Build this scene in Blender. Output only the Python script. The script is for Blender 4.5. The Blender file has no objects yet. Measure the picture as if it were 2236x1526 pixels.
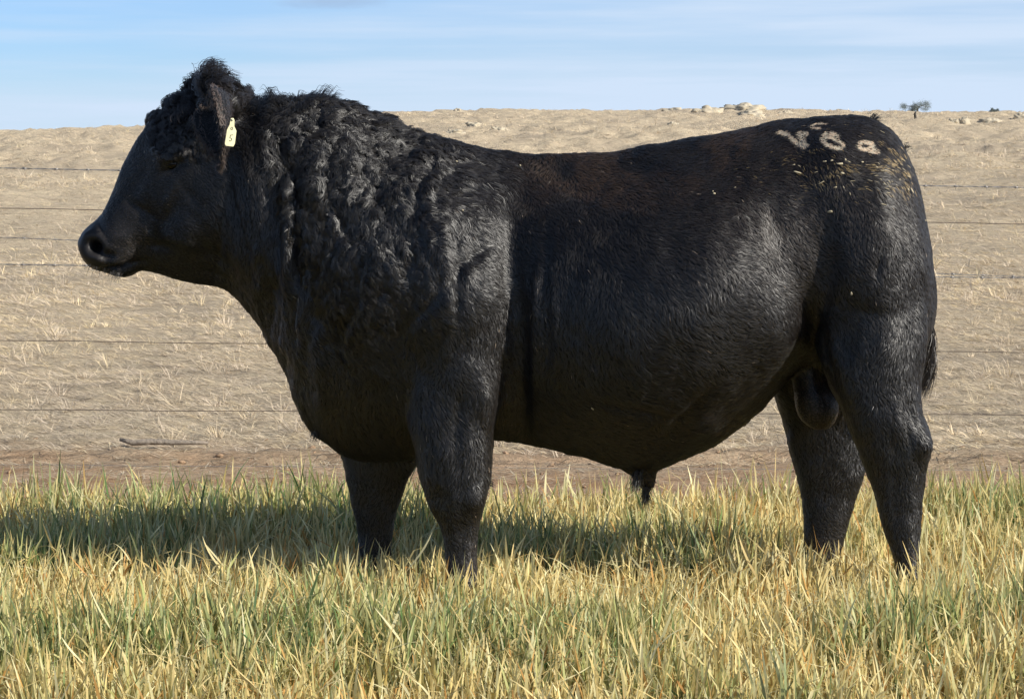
import bpy, math
import numpy as np
from mathutils import Vector, kdtree
from mathutils.bvhtree import BVHTree

# ------------------------------------------------------------------ camera, sky, sun
S = bpy.context.scene
C = S.collection
FPX, CAMH, PITCH = 5770.0, 1.288, math.atan(415/5770.0)      # focal length in photo pixels, eye height, downward tilt
cam = bpy.data.cameras.new('camera'); cam.lens = FPX/2236*36; cam.sensor_width = 36
cam.clip_start = 0.1; cam.clip_end = 6000
co = bpy.data.objects.new('camera', cam); C.objects.link(co)
co.location = (0, 0, CAMH); co.rotation_euler = (math.pi/2-PITCH, 0, 0)
S.camera = co
SUN = Vector((0.89, -0.45, 0)).normalized(); SUN_EL = math.radians(32)
SUN = Vector((SUN.x*math.cos(SUN_EL), SUN.y*math.cos(SUN_EL), math.sin(SUN_EL)))
sl = bpy.data.lights.new('sun', 'SUN'); sl.energy = 5.0; sl.angle = math.radians(0.5); sl.color = (1, 0.945, 0.84)
so = bpy.data.objects.new('sun', sl); C.objects.link(so)
so.rotation_euler = SUN.to_track_quat('Z', 'Y').to_euler(); so.location = (6, -3, 8)
W = bpy.data.worlds.new('World'); S.world = W; W.use_nodes = True
wn, wl = W.node_tree.nodes, W.node_tree.links
bg = wn['Background']; bg.inputs['Strength'].default_value = 0.095
sky = wn.new('ShaderNodeTexSky'); sky.sky_type = 'NISHITA'; sky.sun_disc = False
sky.sun_elevation = SUN_EL; sky.sun_rotation = math.atan2(SUN.x, SUN.y); sky.altitude = 900
sky.air_density = 1.0; sky.dust_density = 0.3; sky.ozone_density = 2.5
tc = wn.new('ShaderNodeTexCoord')
sx = wn.new('ShaderNodeSeparateXYZ'); wl.new(tc.outputs['Generated'], sx.inputs[0])
def wnoise(scale, loc, sc, detail=5, rough=0.55):
    m = wn.new('ShaderNodeMapping'); m.inputs['Scale'].default_value = sc; m.inputs['Location'].default_value = loc
    wl.new(tc.outputs['Generated'], m.inputs['Vector'])
    n = wn.new('ShaderNodeTexNoise'); n.inputs['Scale'].default_value = scale
    n.inputs['Detail'].default_value = detail; n.inputs['Roughness'].default_value = rough
    wl.new(m.outputs[0], n.inputs['Vector']); return n
def wramp(src, a, b, va=0.0, vb=1.0):
    r = wn.new('ShaderNodeMapRange'); r.interpolation_type = 'SMOOTHSTEP'
    r.inputs['From Min'].default_value = a; r.inputs['From Max'].default_value = b
    r.inputs['To Min'].default_value = va; r.inputs['To Max'].default_value = vb
    wl.new(src, r.inputs['Value']); return r
n1 = wnoise(3.0, (0.31, 0.2, 0.12), (1.6, 1.6, 30), 6)
n2 = wnoise(9.0, (2.3, 0.2, 0.4), (1.0, 1.0, 16), 6)
r1 = wramp(n1.outputs['Fac'], 0.36, 0.66); r2 = wramp(n2.outputs['Fac'], 0.35, 0.75)
ma = wn.new('ShaderNodeMath'); ma.operation = 'MULTIPLY_ADD'
wl.new(r2.outputs[0], ma.inputs[0]); ma.inputs[1].default_value = 0.30
wl.new(r1.outputs[0], ma.inputs[2])
rx = wramp(sx.outputs['X'], -0.20, 0.10, 0.06, 0.50)
rz = wramp(sx.outputs['Z'], 0.012, 0.040, 0.60, 0.0)
ma2 = wn.new('ShaderNodeMath'); ma2.operation = 'MULTIPLY_ADD'; ma2.use_clamp = True
ad = wn.new('ShaderNodeMath'); ad.operation = 'ADD'; wl.new(rx.outputs[0], ad.inputs[0]); wl.new(rz.outputs[0], ad.inputs[1])
wl.new(ma.outputs[0], ma2.inputs[0]); ma2.inputs[1].default_value = 0.42; wl.new(ad.outputs[0], ma2.inputs[2])
mx = wn.new('ShaderNodeMix'); mx.data_type = 'RGBA'
tint = wn.new('ShaderNodeMix'); tint.data_type = 'RGBA'; tint.blend_type = 'MULTIPLY'; tint.inputs[0].default_value = 1
wl.new(sky.outputs[0], tint.inputs[6])
tz = wramp(sx.outputs['Z'], 0.08, 0.35, 0.0, 1.0)
tcm = wn.new('ShaderNodeMix'); tcm.data_type = 'RGBA'; wl.new(tz.outputs[0], tcm.inputs[0])
tcm.inputs[6].default_value = (0.57, 0.77, 1.16, 1); tcm.inputs[7].default_value = (0.95, 0.88, 0.84, 1)
wl.new(tcm.outputs[2], tint.inputs[7])
wl.new(tint.outputs[2], mx.inputs[6]); hi = wramp(sx.outputs['Z'], 0.12, 0.40, 1.0, 0.08)
mh = wn.new('ShaderNodeMath'); mh.operation = 'MULTIPLY'; wl.new(ma2.outputs[0], mh.inputs[0]); wl.new(hi.outputs[0], mh.inputs[1])
wl.new(mh.outputs[0], mx.inputs[0])
mx.inputs[7].default_value = (5.3, 6.4, 7.9, 1)
# one small grey cloud
def wm(op, a, b, clamp=False):
    x = wn.new('ShaderNodeMath'); x.operation = op; x.use_clamp = clamp
    for k, w in ((0, a), (1, b)):
        if hasattr(w, 'node'): wl.new(w, x.inputs[k])
        else: x.inputs[k].default_value = w
    return x.outputs[0]
dx_ = wm('DIVIDE', wm('SUBTRACT', sx.outputs['X'], -0.0665), 0.022); dz_ = wm('DIVIDE', wm('SUBTRACT', sx.outputs['Z'], 0.0590), 0.0033)
d2_ = wm('ADD', wm('MULTIPLY', dx_, dx_), wm('MULTIPLY', dz_, dz_))
n3 = wnoise(60.0, (1.3, 0.2, 0.4), (1.0, 1.0, 3.0), 5)
cl_ = wramp(wm('ADD', d2_, wm('MULTIPLY', n3.outputs['Fac'], 2.2)), 0.9, 2.4, 0.55, 0.0)
mx3 = wn.new('ShaderNodeMix'); mx3.data_type = 'RGBA'; wl.new(cl_.outputs[0], mx3.inputs[0]); wl.new(mx.outputs[2], mx3.inputs[6]); mx3.inputs[7].default_value = (2.9, 3.9, 5.6, 1)
wl.new(mx3.outputs[2], bg.inputs['Color'])
S.view_settings.view_transform = 'Standard'; S.view_settings.look = 'None'
S.view_settings.exposure = 0.36; S.view_settings.gamma = 1
S.view_settings.use_curve_mapping = False
S.render.engine = 'CYCLES'
S.cycles.use_denoising = True
S.cycles.max_bounces = 6; S.cycles.transparent_max_bounces = 8
rng = np.random.default_rng(7)

# ------------------------------------------------------------------ helpers
cp, sp_ = math.cos(PITCH), math.sin(PITCH)
def P(px, py, Y):
    """world point at depth Y seen at photo pixel (px,py)"""
    px = np.asarray(px, float); py = np.asarray(py, float)
    cx = (px-1118)/FPX; cz = -(py-763)/FPX
    dy = cp + cz*sp_; dz = -sp_ + cz*cp
    t = Y/dy
    return np.stack([cx*t, Y+0*px, CAMH+dz*t], -1)
def mesh_np(name, V, F, mat=None, parent=None, smooth=True):
    """mesh from numpy verts and faces (F: (n,3) or (n,4) array or list of those)"""
    me = bpy.data.meshes.new(name)
    V = np.asarray(V, np.float32)
    Fs = F if isinstance(F, list) else [F]
    loops = np.concatenate([f.reshape(-1) for f in Fs]).astype(np.int32)
    sizes = np.concatenate([np.full(len(f), f.shape[1]) for f in Fs]).astype(np.int32)
    starts = np.concatenate([[0], np.cumsum(sizes)[:-1]]).astype(np.int32)
    me.vertices.add(len(V)); me.vertices.foreach_set('co', V.ravel())
    me.loops.add(len(loops)); me.loops.foreach_set('vertex_index', loops)
    me.polygons.add(len(sizes)); me.polygons.foreach_set('loop_start', starts)
    me.polygons.foreach_set('loop_total', sizes)
    me.polygons.foreach_set('use_smooth', np.full(len(sizes), smooth))
    me.update(calc_edges=True); me.validate()
    o = bpy.data.objects.new(name, me); C.objects.link(o)
    if mat: me.materials.append(mat)
    if parent: o.parent = parent
    return o
def set_col(o, col, name='tint', domain='POINT'):
    a = o.data.attributes.new(name, 'FLOAT_COLOR', domain)
    c = np.ones((len(col), 4), np.float32); c[:, :3] = col; a.data.foreach_set('color', c.ravel())
def tag(o, label=None, cat=None, group=None, kind=None):
    if label: o['label'] = label
    if cat: o['category'] = cat
    if group: o['group'] = group
    if kind: o['kind'] = kind
    return o
def empty(name, loc=(0, 0, 0)):
    o = bpy.data.objects.new(name, None); C.objects.link(o); o.location = loc; o.empty_display_size = .1; return o
def ring_loft(rings):
    """rings: (n,m,3) closed tube with capped ends -> V, [quads, tris]"""
    R = np.asarray(rings, float); n, m, _ = R.shape
    V = np.concatenate([R.reshape(-1, 3), R[0].mean(0)[None], R[-1].mean(0)[None]])
    i, j = np.meshgrid(np.arange(n-1), np.arange(m), indexing='ij'); j2 = (j+1) % m
    Q = np.stack([i*m+j, i*m+j2, (i+1)*m+j2, (i+1)*m+j], -1).reshape(-1, 4)
    k = np.arange(m); k2 = (k+1) % m
    T = np.concatenate([np.stack([k2, k, np.full(m, n*m)], -1), np.stack([(n-1)*m+k, (n-1)*m+k2, np.full(m, n*m+1)], -1)])
    return V, Q, T
class Soup:
    def __init__(s): s.V = []; s.Q = []; s.T = []; s.n = 0
    def add(s, V, Q=None, T=None):
        s.V.append(V)
        if Q is not None and len(Q): s.Q.append(np.asarray(Q)+s.n)
        if T is not None and len(T): s.T.append(np.asarray(T)+s.n)
        s.n += len(V)
    def build(s, name, mat=None, parent=None, smooth=True):
        F = []
        if s.Q: F.append(np.concatenate(s.Q))
        if s.T: F.append(np.concatenate(s.T))
        return mesh_np(name, np.concatenate(s.V), F, mat, parent, smooth)
def ellipsoid(c, r, n=20, m=28, rot=0.0):
    th = np.linspace(0.05, math.pi-.05, n); ph = np.linspace(0, 2*math.pi, m, endpoint=False)
    R = np.zeros((n, m, 3))
    R[..., 0] = np.cos(th)[:, None]*r[0]; R[..., 1] = np.sin(th)[:, None]*np.cos(ph)*r[1]; R[..., 2] = np.sin(th)[:, None]*np.sin(ph)*r[2]
    c_, s_ = math.cos(rot), math.sin(rot)
    x = R[..., 0]*c_-R[..., 2]*s_; z = R[..., 0]*s_+R[..., 2]*c_; R[..., 0] = x; R[..., 2] = z
    return ring_loft(R+np.asarray(c))
def tube(pts, rad, m=8):
    pts = np.asarray(pts, float); n = len(pts); rad = np.broadcast_to(np.asarray(rad, float), (n,))
    t = np.gradient(pts, axis=0); t /= np.linalg.norm(t, axis=1)[:, None]+1e-9
    ref = np.array([0, 1, 0.]) if abs(t[:, 1]).max() < .9 else np.array([1., 0, 0])
    a = np.cross(t, ref); a /= np.linalg.norm(a, axis=1)[:, None]+1e-9; b = np.cross(t, a)
    ph = np.linspace(0, 2*math.pi, m, endpoint=False)
    R = pts[:, None]+rad[:, None, None]*(np.cos(ph)[None, :, None]*a[:, None]+np.sin(ph)[None, :, None]*b[:, None])
    return ring_loft(R)
def vnoise(p, seed=0):
    """cheap smooth value noise on (n,k) points, k = 2 or 3, range 0..1"""
    p = np.asarray(p, float); k = p.shape[1]; i = np.floor(p).astype(np.int64); f = p-i; f = f*f*(3-2*f)
    out = np.zeros(len(p))
    for c in range(2**k):
        w = np.ones(len(p)); h = np.full(len(p), seed*7919+13, np.int64)
        for d in range(k):
            b = (c >> d) & 1
            w = w*(f[:, d] if b else 1-f[:, d])
            h = (h*73856093) ^ ((i[:, d]+b)*[19349663, 83492791, 49979687][d])
            h = h & 0x7fffffff
        h = (h ^ (h >> 13))*1274126177 & 0x7fffffff
        out += w*((h % 100003)/100003.0)
    return out
def fbm(p, seed=0, oct=4):
    s = 0; a = .5; tot = 0
    for o in range(oct):
        s = s+a*vnoise(np.asarray(p)*2**o+o*17.3, seed+o); tot += a; a *= .5
    return s/tot
def sstep(x, a, b):
    t = np.clip((x-a)/(b-a), 0, 1); return t*t*(3-2*t)

# ------------------------------------------------------------------ materials
def mat(name, col=(0.5, 0.5, 0.5), rough=0.6, spec=0.4, metal=0.0, attr=None, transl=0.0, bump=None, sheen=0.0):
    m = bpy.data.materials.new(name); m.use_nodes = True; n, l = m.node_tree.nodes, m.node_tree.links
    b = n['Principled BSDF']; b.inputs['Base Color'].default_value = (*col, 1); b.inputs['Roughness'].default_value = rough
    b.inputs['Specular IOR Level'].default_value = spec; b.inputs['Metallic'].default_value = metal
    src = None
    if attr:
        a = n.new('ShaderNodeAttribute'); a.attribute_name = attr; l.new(a.outputs['Color'], b.inputs['Base Color']); src = a.outputs['Color']
    else:
        t = n.new('ShaderNodeTexCoord'); z = n.new('ShaderNodeTexNoise'); z.inputs['Scale'].default_value = (bump or (30, .2))[0]; z.inputs['Detail'].default_value = 6
        l.new(t.outputs['Object'], z.inputs['Vector'])
        r = n.new('ShaderNodeMix'); r.data_type = 'RGBA'; l.new(z.outputs['Fac'], r.inputs[0])
        r.inputs[6].default_value = (*[c*.65 for c in col], 1); r.inputs[7].default_value = (*[min(1, c*1.3) for c in col], 1)
        l.new(r.outputs[2], b.inputs['Base Color'])
        if bump:
            bp = n.new('ShaderNodeBump'); bp.inputs['Strength'].default_value = bump[1]; bp.inputs['Distance'].default_value = 0.02
            l.new(z.outputs['Fac'], bp.inputs['Height']); l.new(bp.outputs[0], b.inputs['Normal'])
    if transl:
        t = n.new('ShaderNodeBsdfTranslucent'); x = n.new('ShaderNodeMixShader'); x.inputs[0].default_value = transl
        l.new(b.outputs[0], x.inputs[1]); l.new(t.outputs[0], x.inputs[2])
        if src: l.new(src, t.inputs['Color'])
        l.new(x.outputs[0], n['Material Output'].inputs['Surface'])
    return m
M_crop = mat('crop_blades', attr='tint', rough=.5, spec=.35, transl=.38)
M_straw = mat('dry_blades', attr='tint', rough=.8, spec=.15, transl=.12)
M_hide = mat('black_hide', attr='tint', rough=.5, spec=.3)
M_coat = mat('coat_hair', attr='tint', rough=.42, spec=.62)
def hair_mat():
    m = bpy.data.materials.new('glossy_hair'); m.use_nodes = True; n, l = m.node_tree.nodes, m.node_tree.links
    n.remove(n['Principled BSDF']); h = n.new('ShaderNodeBsdfHairPrincipled'); h.model = 'CHIANG'; h.parametrization = 'COLOR'
    a = n.new('ShaderNodeAttribute'); a.attribute_name = 'tint'; l.new(a.outputs['Color'], h.inputs['Color'])
    h.inputs['Roughness'].default_value = .33; h.inputs['Radial Roughness'].default_value = .6; h.inputs['Coat'].default_value = 0
    h.inputs['Random Roughness'].default_value = .2; h.inputs['IOR'].default_value = 1.45
    b = n.new('ShaderNodeBsdfPrincipled'); b.inputs['Roughness'].default_value = .46; b.inputs['Specular IOR Level'].default_value = .72
    sn = n.new('ShaderNodeAttribute'); sn.attribute_name = 'hide_normal'; l.new(sn.outputs['Vector'], b.inputs['Normal'])
    v = n.new('ShaderNodeMix'); v.data_type = 'RGBA'; v.blend_type = 'MULTIPLY'; v.inputs[0].default_value = 1; l.new(a.outputs['Color'], v.inputs[6]); v.inputs[7].default_value = (1.5, 1.25, 1.12, 1)
    l.new(v.outputs[2], b.inputs['Base Color']); x = n.new('ShaderNodeMixShader'); x.inputs[0].default_value = .80
    l.new(h.outputs[0], x.inputs[1]); l.new(b.outputs[0], x.inputs[2]); l.new(x.outputs[0], n['Material Output'].inputs['Surface']); return m
M_coat = hair_mat()
M_skin = mat('muzzle_skin', col=(.016, .014, .014), rough=.32, spec=.5, bump=(160, .25))
M_eye = mat('dark_eye', col=(.001, .0008, .0008), rough=.12, spec=.35)
M_hoof = mat('hoof_horn', col=(.03, .026, .023), rough=.4, bump=(60, .3))
M_tag = mat('cream_plastic', col=(.80, .73, .45), rough=.45, bump=(40, .05))
M_ink = mat('tag_ink', col=(.12, .12, .10), rough=.6)
M_wire = mat('plain_wire', col=(.13, .105, .085), rough=.5, metal=.4, bump=(200, .2))
M_barb = mat('galvanised_wire', col=(.30, .29, .28), rough=.45, metal=.5, bump=(200, .2))
M_post = mat('star_post_steel', col=(.07, .05, .04), rough=.7, metal=.3, bump=(60, .4))
M_rock = mat('granite', col=(.46, .40, .30), rough=.9, bump=(3.0, .9))
M_bark = mat('bark', col=(.12, .10, .085), rough=.9, bump=(8, .6))
M_leaf = mat('hazed_gum_leaves', attr='tint', rough=.6, spec=.3, transl=.2)
M_stick = mat('weathered_wood', col=(.25, .21, .17), rough=.9, bump=(40, .6))
M_clod = mat('red_clay', col=(.36, .24, .15), rough=.95, bump=(25, .9))

# ------------------------------------------------------------------ ground
CX = np.array([-200, 0, 300, 600, 850, 1000, 1100, 1300, 1500, 1700, 2000, 2236, 2600])
CY = np.array([298, 294, 284, 266, 252, 249, 247, 247, 245, 246, 248, 250, 253])
YC = 110.0
def crest(x):      # crest height above the flat at the ridge
    px = 1118+np.asarray(x)*FPX/YC
    return CAMH+(348-np.interp(px, CX, CY))*YC/FPX
def gh(x, y):
    x = np.asarray(x, float); y = np.asarray(y, float)
    d = np.maximum(y, 1)
    c = crest(x*YC/np.maximum(d, 20))
    k = np.clip((y-13)/(YC-13), 0, None)
    z = np.where(k <= 1, c*(k**1.0), c + (y-YC)*(c-CAMH)/YC*.86)
    z = z*sstep(y, 12, 20) if np.ndim(z) else z
    und = (fbm(np.stack([x.ravel()*.10, y.ravel()*.10], -1), 3, 3).reshape(x.shape)-.5)*sstep(y, 16, 50)*.9
    und2 = (fbm(np.stack([x.ravel()*.9, y.ravel()*.9], -1), 9, 3).reshape(x.shape)-.5)*(.06+.22*sstep(y, 14, 60))*sstep(y, 11, 16)
    und2 = und2 + (fbm(np.stack([x.ravel()*2.3, y.ravel()*1.2], -1), 12, 3).reshape(x.shape)-.5)*.14*sstep(y, 25, 80)
    hm = fbm(np.stack([x.ravel()*2.1, y.ravel()*1.2], -1), 14, 3).reshape(x.shape)
    und2 = und2 + sstep(hm, .48, .75)*.09*sstep(y, 22, 70)
    return z+und*np.where(y > YC-15, .35, 1)+und2
ny, nx = 620, 420
v = np.linspace(0, 1, ny); yy = -6+(v*30)*1.0
yy = np.concatenate([np.linspace(-8, 5, 20), np.geomspace(5.2, 14, 300), np.geomspace(14.05, 140, 700), np.geomspace(150, 3000, 40)])
u = np.linspace(-1, 1, nx); u = u*(1+14*np.clip(np.abs(u)-.93, 0, 1)/.07)
Xg = u[None, :]*(3.2+.42*np.clip(yy, 0, None))[:, None]; Yg = np.repeat(yy[:, None], nx, 1)
Xg = np.where(Yg > 140, u[None, :]*(62+(Yg-140)*.6), Xg)
Zg = gh(Xg, Yg)
q = np.stack([Xg.ravel(), Yg.ravel()], -1)
near = (sstep(Yg, 4, 5)*(1-sstep(Yg, 14, 22)))
Zg = Zg+near*((fbm(q*6, 21, 4).reshape(Yg.shape)-.5)*.05+(fbm(q*22, 25, 3).reshape(Yg.shape)-.5)*.022)
# low washed edge between the bare strip and the dry grass
edge = 11.2+.35*(fbm(q*.9, 31, 3).reshape(Yg.shape)-.5)
Zg = Zg+sstep(Yg, edge-.05, edge+.03)*.035*sstep(Yg, 5, 9)*(1-sstep(Yg, 14, 20))
n_y = len(yy)
i, j = np.meshgrid(np.arange(n_y-1), np.arange(nx-1), indexing='ij')
Q = np.stack([i*nx+j, i*nx+j+1, (i+1)*nx+j+1, (i+1)*nx+j], -1).reshape(-1, 4)
def ground_mat():
    m = bpy.data.materials.new('field_soil'); m.use_nodes = True; n, l = m.node_tree.nodes, m.node_tree.links
    b = n['Principled BSDF']; b.inputs['Roughness'].default_value = .95; b.inputs['Specular IOR Level'].default_value = .1
    t = n.new('ShaderNodeTexCoord')
    def noise(sc, det=6, vec=None, rough=.6):
        z = n.new('ShaderNodeTexNoise'); z.inputs['Scale'].default_value = sc; z.inputs['Detail'].default_value = det; z.inputs['Roughness'].default_value = rough
        l.new(vec or t.outputs['Object'], z.inputs['Vector']); return z.outputs['Fac']
    def mixc(f, a, c):
        x = n.new('ShaderNodeMix'); x.data_type = 'RGBA'
        if hasattr(f, 'node'): l.new(f, x.inputs[0])
        else: x.inputs[0].default_value = f
        for k, w in ((6, a), (7, c)):
            if hasattr(w, 'node'): l.new(w, x.inputs[k])
            else: x.inputs[k].default_value = (*w, 1)
        return x.outputs[2]
    def ramp(s, a, c):
        r = n.new('ShaderNodeMapRange'); r.interpolation_type = 'SMOOTHSTEP'; r.inputs['From Min'].default_value = a; r.inputs['From Max'].default_value = c
        l.new(s, r.inputs['Value']); return r.outputs[0]
    def math_(op, a, c):
        x = n.new('ShaderNodeMath'); x.operation = op
        for k, w in ((0, a), (1, c)):
            if hasattr(w, 'node'): l.new(w, x.inputs[k])
            else: x.inputs[k].default_value = w
        return x.outputs[0]
    s = n.new('ShaderNodeSeparateXYZ'); l.new(t.outputs['Object'], s.inputs[0])
    mp = n.new('ShaderNodeMapping'); mp.inputs['Scale'].default_value = (1, 3, 1); l.new(t.outputs['Object'], mp.inputs[0])
    soil = mixc(ramp(noise(1.6, 7, mp.outputs[0]), .35, .68), (.46, .285, .17), (.64, .445, .29))
    soil = mixc(ramp(noise(30, 5), .56, .72), soil, (.60, .49, .36))
    soil = mixc(ramp(noise(14, 5, mp.outputs[0]), .62, .75), soil, (.17, .12, .085))
    dry = mixc(ramp(noise(2.2, 8, mp.outputs[0], .7), .35, .65), (.58, .46, .32), (.76, .63, .44))
    mp2 = n.new('ShaderNodeMapping'); mp2.inputs['Scale'].default_value = (.45, 1.2, 1); mp2.inputs['Rotation'].default_value = (0, 0, .25); l.new(t.outputs['Object'], mp2.inputs[0])
    dry = mixc(ramp(noise(55, 4, mp2.outputs[0], .7), .50, .66), dry, (.30, .235, .17))
    dry = mixc(ramp(noise(80, 3, mp2.outputs[0], .6), .52, .66), dry, (.80, .68, .48))
    dry = mixc(ramp(noise(9, 5, mp2.outputs[0]), .52, .70), dry, (.40, .32, .235))
    dry = mixc(ramp(noise(.35, 5), .45, .7), dry, (.50, .41, .30))
    dry = mixc(ramp(noise(1.1, 6, mp.outputs[0], .7), .56, .70), dry, (.33, .265, .20))
    wob = math_('MULTIPLY', noise(1.3, 5), 1.5)
    f = ramp(math_('ADD', s.outputs['Y'], wob), 11.1, 12.9)
    colr = mixc(f, soil, dry)
    crop = ramp(math_('ADD', s.outputs['Y'], wob), 9.0, 9.7)
    colr = mixc(crop, (.12, .09, .06), colr)
    l.new(colr, b.inputs['Base Color'])
    bp = n.new('ShaderNodeBump'); bp.inputs['Strength'].default_value = 1.0; bp.inputs['Distance'].default_value = .05
    l.new(math_('ADD', noise(18, 8, mp.outputs[0], .7), math_('MULTIPLY', noise(4, 6), 1.5)), bp.inputs['Height']); l.new(bp.outputs[0], b.inputs['Normal'])
    return m
g = mesh_np('ground', np.stack([Xg, Yg, Zg], -1).reshape(-1, 3), Q, ground_mat())
tag(g, kind='structure')
def gz(x, y):      # height of the ground as built, near relief included
    x = np.atleast_1d(np.asarray(x, float)); y = np.atleast_1d(np.asarray(y, float))
    q = np.stack([x, y], -1); z = gh(x, y)
    nr = sstep(y, 4, 5)*(1-sstep(y, 14, 22))
    z = z+nr*((fbm(q*6, 21, 4)-.5)*.05+(fbm(q*22, 25, 3)-.5)*.022)
    e = 11.2+.35*(fbm(q*.9, 31, 3)-.5)
    return z+sstep(y, e-.05, e+.03)*.035*sstep(y, 5, 9)*(1-sstep(y, 14, 20))

# ------------------------------------------------------------------ blades of grass
def blades(root, h, w, az, lean, curl, fold_az, segs, col_base, col_tip, droop=None, kink=None):
    """ribbons: returns V, Q, colours.  lean = start angle from vertical, curl = extra bend along the blade (radians)"""
    n = len(root); t = np.linspace(0, 1, segs+1)
    ang = lean[:, None]+curl[:, None]*t[None, :]**1.6
    if kink is not None: ang = ang+kink[:, None]*sstep(t[None, :], .5, .62)
    d = h[:, None]/segs
    sx_ = np.sin(ang)*d; cz_ = np.cos(ang)*d
    r = np.concatenate([np.zeros((n, 1)), np.cumsum(sx_[:, :-1], 1)], 1); z = np.concatenate([np.zeros((n, 1)), np.cumsum(cz_[:, :-1], 1)], 1)
    r = r[:, :segs+1]; z = z[:, :segs+1]
    p = np.zeros((n, segs+1, 3)); p[..., 0] = root[:, None, 0]+r*np.cos(az)[:, None]; p[..., 1] = root[:, None, 1]+r*np.sin(az)[:, None]; p[..., 2] = root[:, None, 2]+z
    prof = np.clip(np.minimum(1, .55+t*1.6)*(1-t**3.6)**.8, .06, 1)
    tw = fold_az[:, None]+t[None, :]*(rng.random(n)[:, None]-.5)*2.0
    sx2 = np.cos(tw); sy2 = np.sin(tw)
    off = np.stack([sx2, sy2, np.zeros_like(sx2)], -1)*(w[:, None]*.5*prof[None])[..., None]
    V = np.stack([p-off, p+off], 2).reshape(-1, 3)
    k = np.arange(n)[:, None]*(segs+1)*2+np.arange(segs)[None]*2
    Q = np.stack([k, k+1, k+3, k+2], -1).reshape(-1, 4)
    cc = col_base[:, None]*(1-t[None, :, None])+col_tip[:, None]*t[None, :, None]
    cc = np.repeat(cc, 2, 1).reshape(-1, 3)
    return V, Q, cc
LEGS = [(1000, 7.27), (815, 7.70), (1985, 7.27), (1795, 7.72)]
FEET = [tuple(P(px, 1350, Y)[:2]) for px, Y in LEGS]
def crop_grass():
    n_t = 36000
    x = rng.uniform(-2.75, 2.75, n_t); y = rng.uniform(5.55, 9.5, n_t)
    row = np.sin(y*2*math.pi/.165+.4*np.sin(x*2.1))
    back = 9.0+.28*(fbm(np.stack([x*1.3, x*0], -1), 5, 3)-.5)*2+rng.normal(0, .07, n_t)
    keep = (y < back) & (rng.random(n_t) < .62+.38*row)
    for fx, fy in FEET: keep &= (x-fx)**2+(y-fy)**2 > .062**2
    x, y = x[keep], y[keep]; n = len(x)
    patch = fbm(np.stack([x*1.4, y*1.4], -1), 11, 3)     # green clumps versus dry ones
    patch2 = fbm(np.stack([x*5, y*5], -1), 15, 2)
    nb = rng.integers(3, 7, n)
    idx = np.repeat(np.arange(n), nb); m = len(idx)
    rx_, ry_ = x[idx]+rng.normal(0, .012, m), y[idx]+rng.normal(0, .012, m)
    root = np.stack([rx_, ry_, gz(rx_, ry_)-.004], -1)
    vig = .80+.55*(patch[idx]-.35)+.25*(patch2[idx]-.5)
    h = np.clip(rng.normal(.188, .040, m), .06, .29)*vig*(1+.25*sstep(root[:, 1], 8.2, 8.8)*rng.random(m))*(1+.14*sstep(root[:, 0], .2, 1.0))*(1+.22*np.exp(-((root[:, 0]-1.1)/.16)**2-((root[:, 1]-7.05)/.14)**2))
    grn = np.clip((patch[idx]-.47)*3.4+(patch2[idx]-.5)*1.6+rng.normal(.62, .36, m), 0, 1)
    G = np.array([[.065, .145, .05], [.12, .215, .07], [.24, .34, .12], [.46, .50, .19]])
    D = np.array([[.90, .74, .36], [.82, .63, .27], [.92, .83, .48], [.68, .37, .12], [.88, .67, .30]])
    gi = G[rng.integers(0, 4, m)]*rng.uniform(.8, 1.2, (m, 1)); di = D[rng.choice(5, m, p=[.3, .22, .26, .08, .14])]*rng.uniform(.8, 1.15, (m, 1))
    cb = gi*grn[:, None]+di*(1-grn[:, None])
    cb = cb*.38+gi*.62
    tipdry = np.clip(1.38-grn*1.0+rng.normal(0, .25, m), 0, 1)[:, None]
    ct = cb*(1-tipdry)+di*tipdry
    dead = rng.random(m) < .20
    cb[dead] = (di*.85)[dead]; ct[dead] = di[dead]
    curl = np.abs(rng.normal(0, .38, m))+.06; bend = rng.random(m) < .18; curl[bend] += rng.uniform(.8, 2.2, bend.sum())
    kink = np.where(rng.random(m) < .15, rng.uniform(.6, 2.2, m), 0.0)
    lean = np.abs(rng.normal(0, .17, m)); lean[dead] += np.abs(rng.normal(0, .5, dead.sum()))
    az = rng.uniform(0, 2*math.pi, m)
    V, Q, cc = blades(root, h, rng.uniform(.005, .0112, m), az, lean, curl, rng.uniform(0, math.pi, m), 6, cb, ct, kink=kink)
    m2 = 9000; x2 = rng.uniform(-2.75, 2.75, m2); y2 = rng.uniform(5.6, 9.0, m2); kp = np.ones(m2, bool)
    for fx, fy in FEET: kp &= (x2-fx)**2+(y2-fy)**2 > .09**2
    x2, y2 = x2[kp], y2[kp]; m2 = len(x2)
    r2 = np.stack([x2, y2, gz(x2, y2)+rng.uniform(.03, .15, m2)], -1); c2 = D[rng.choice(5, m2, p=[.34, .2, .3, .06, .1])]*rng.uniform(.8, 1.12, (m2, 1))
    V2, Q2, cc2 = blades(r2, rng.uniform(.05, .15, m2), rng.uniform(.003, .008, m2), rng.uniform(0, 6.28, m2), rng.uniform(.6, 1.6, m2), rng.uniform(-.6, 1.4, m2), rng.uniform(0, 3.1, m2), 6, c2*.9, c2, kink=np.where(rng.random(m2) < .3, rng.uniform(.6, 1.8, m2), 0.0))
    Q = np.concatenate([Q, Q2+len(V)]); V = np.concatenate([V, V2]); cc = np.concatenate([cc, cc2])
    o = mesh_np('crop_grass', V, Q, M_crop, smooth=True); set_col(o, cc)
    tag(o, 'green and straw coloured cereal grass the bull stands in', 'grass', kind='stuff')
crop_grass()
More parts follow.
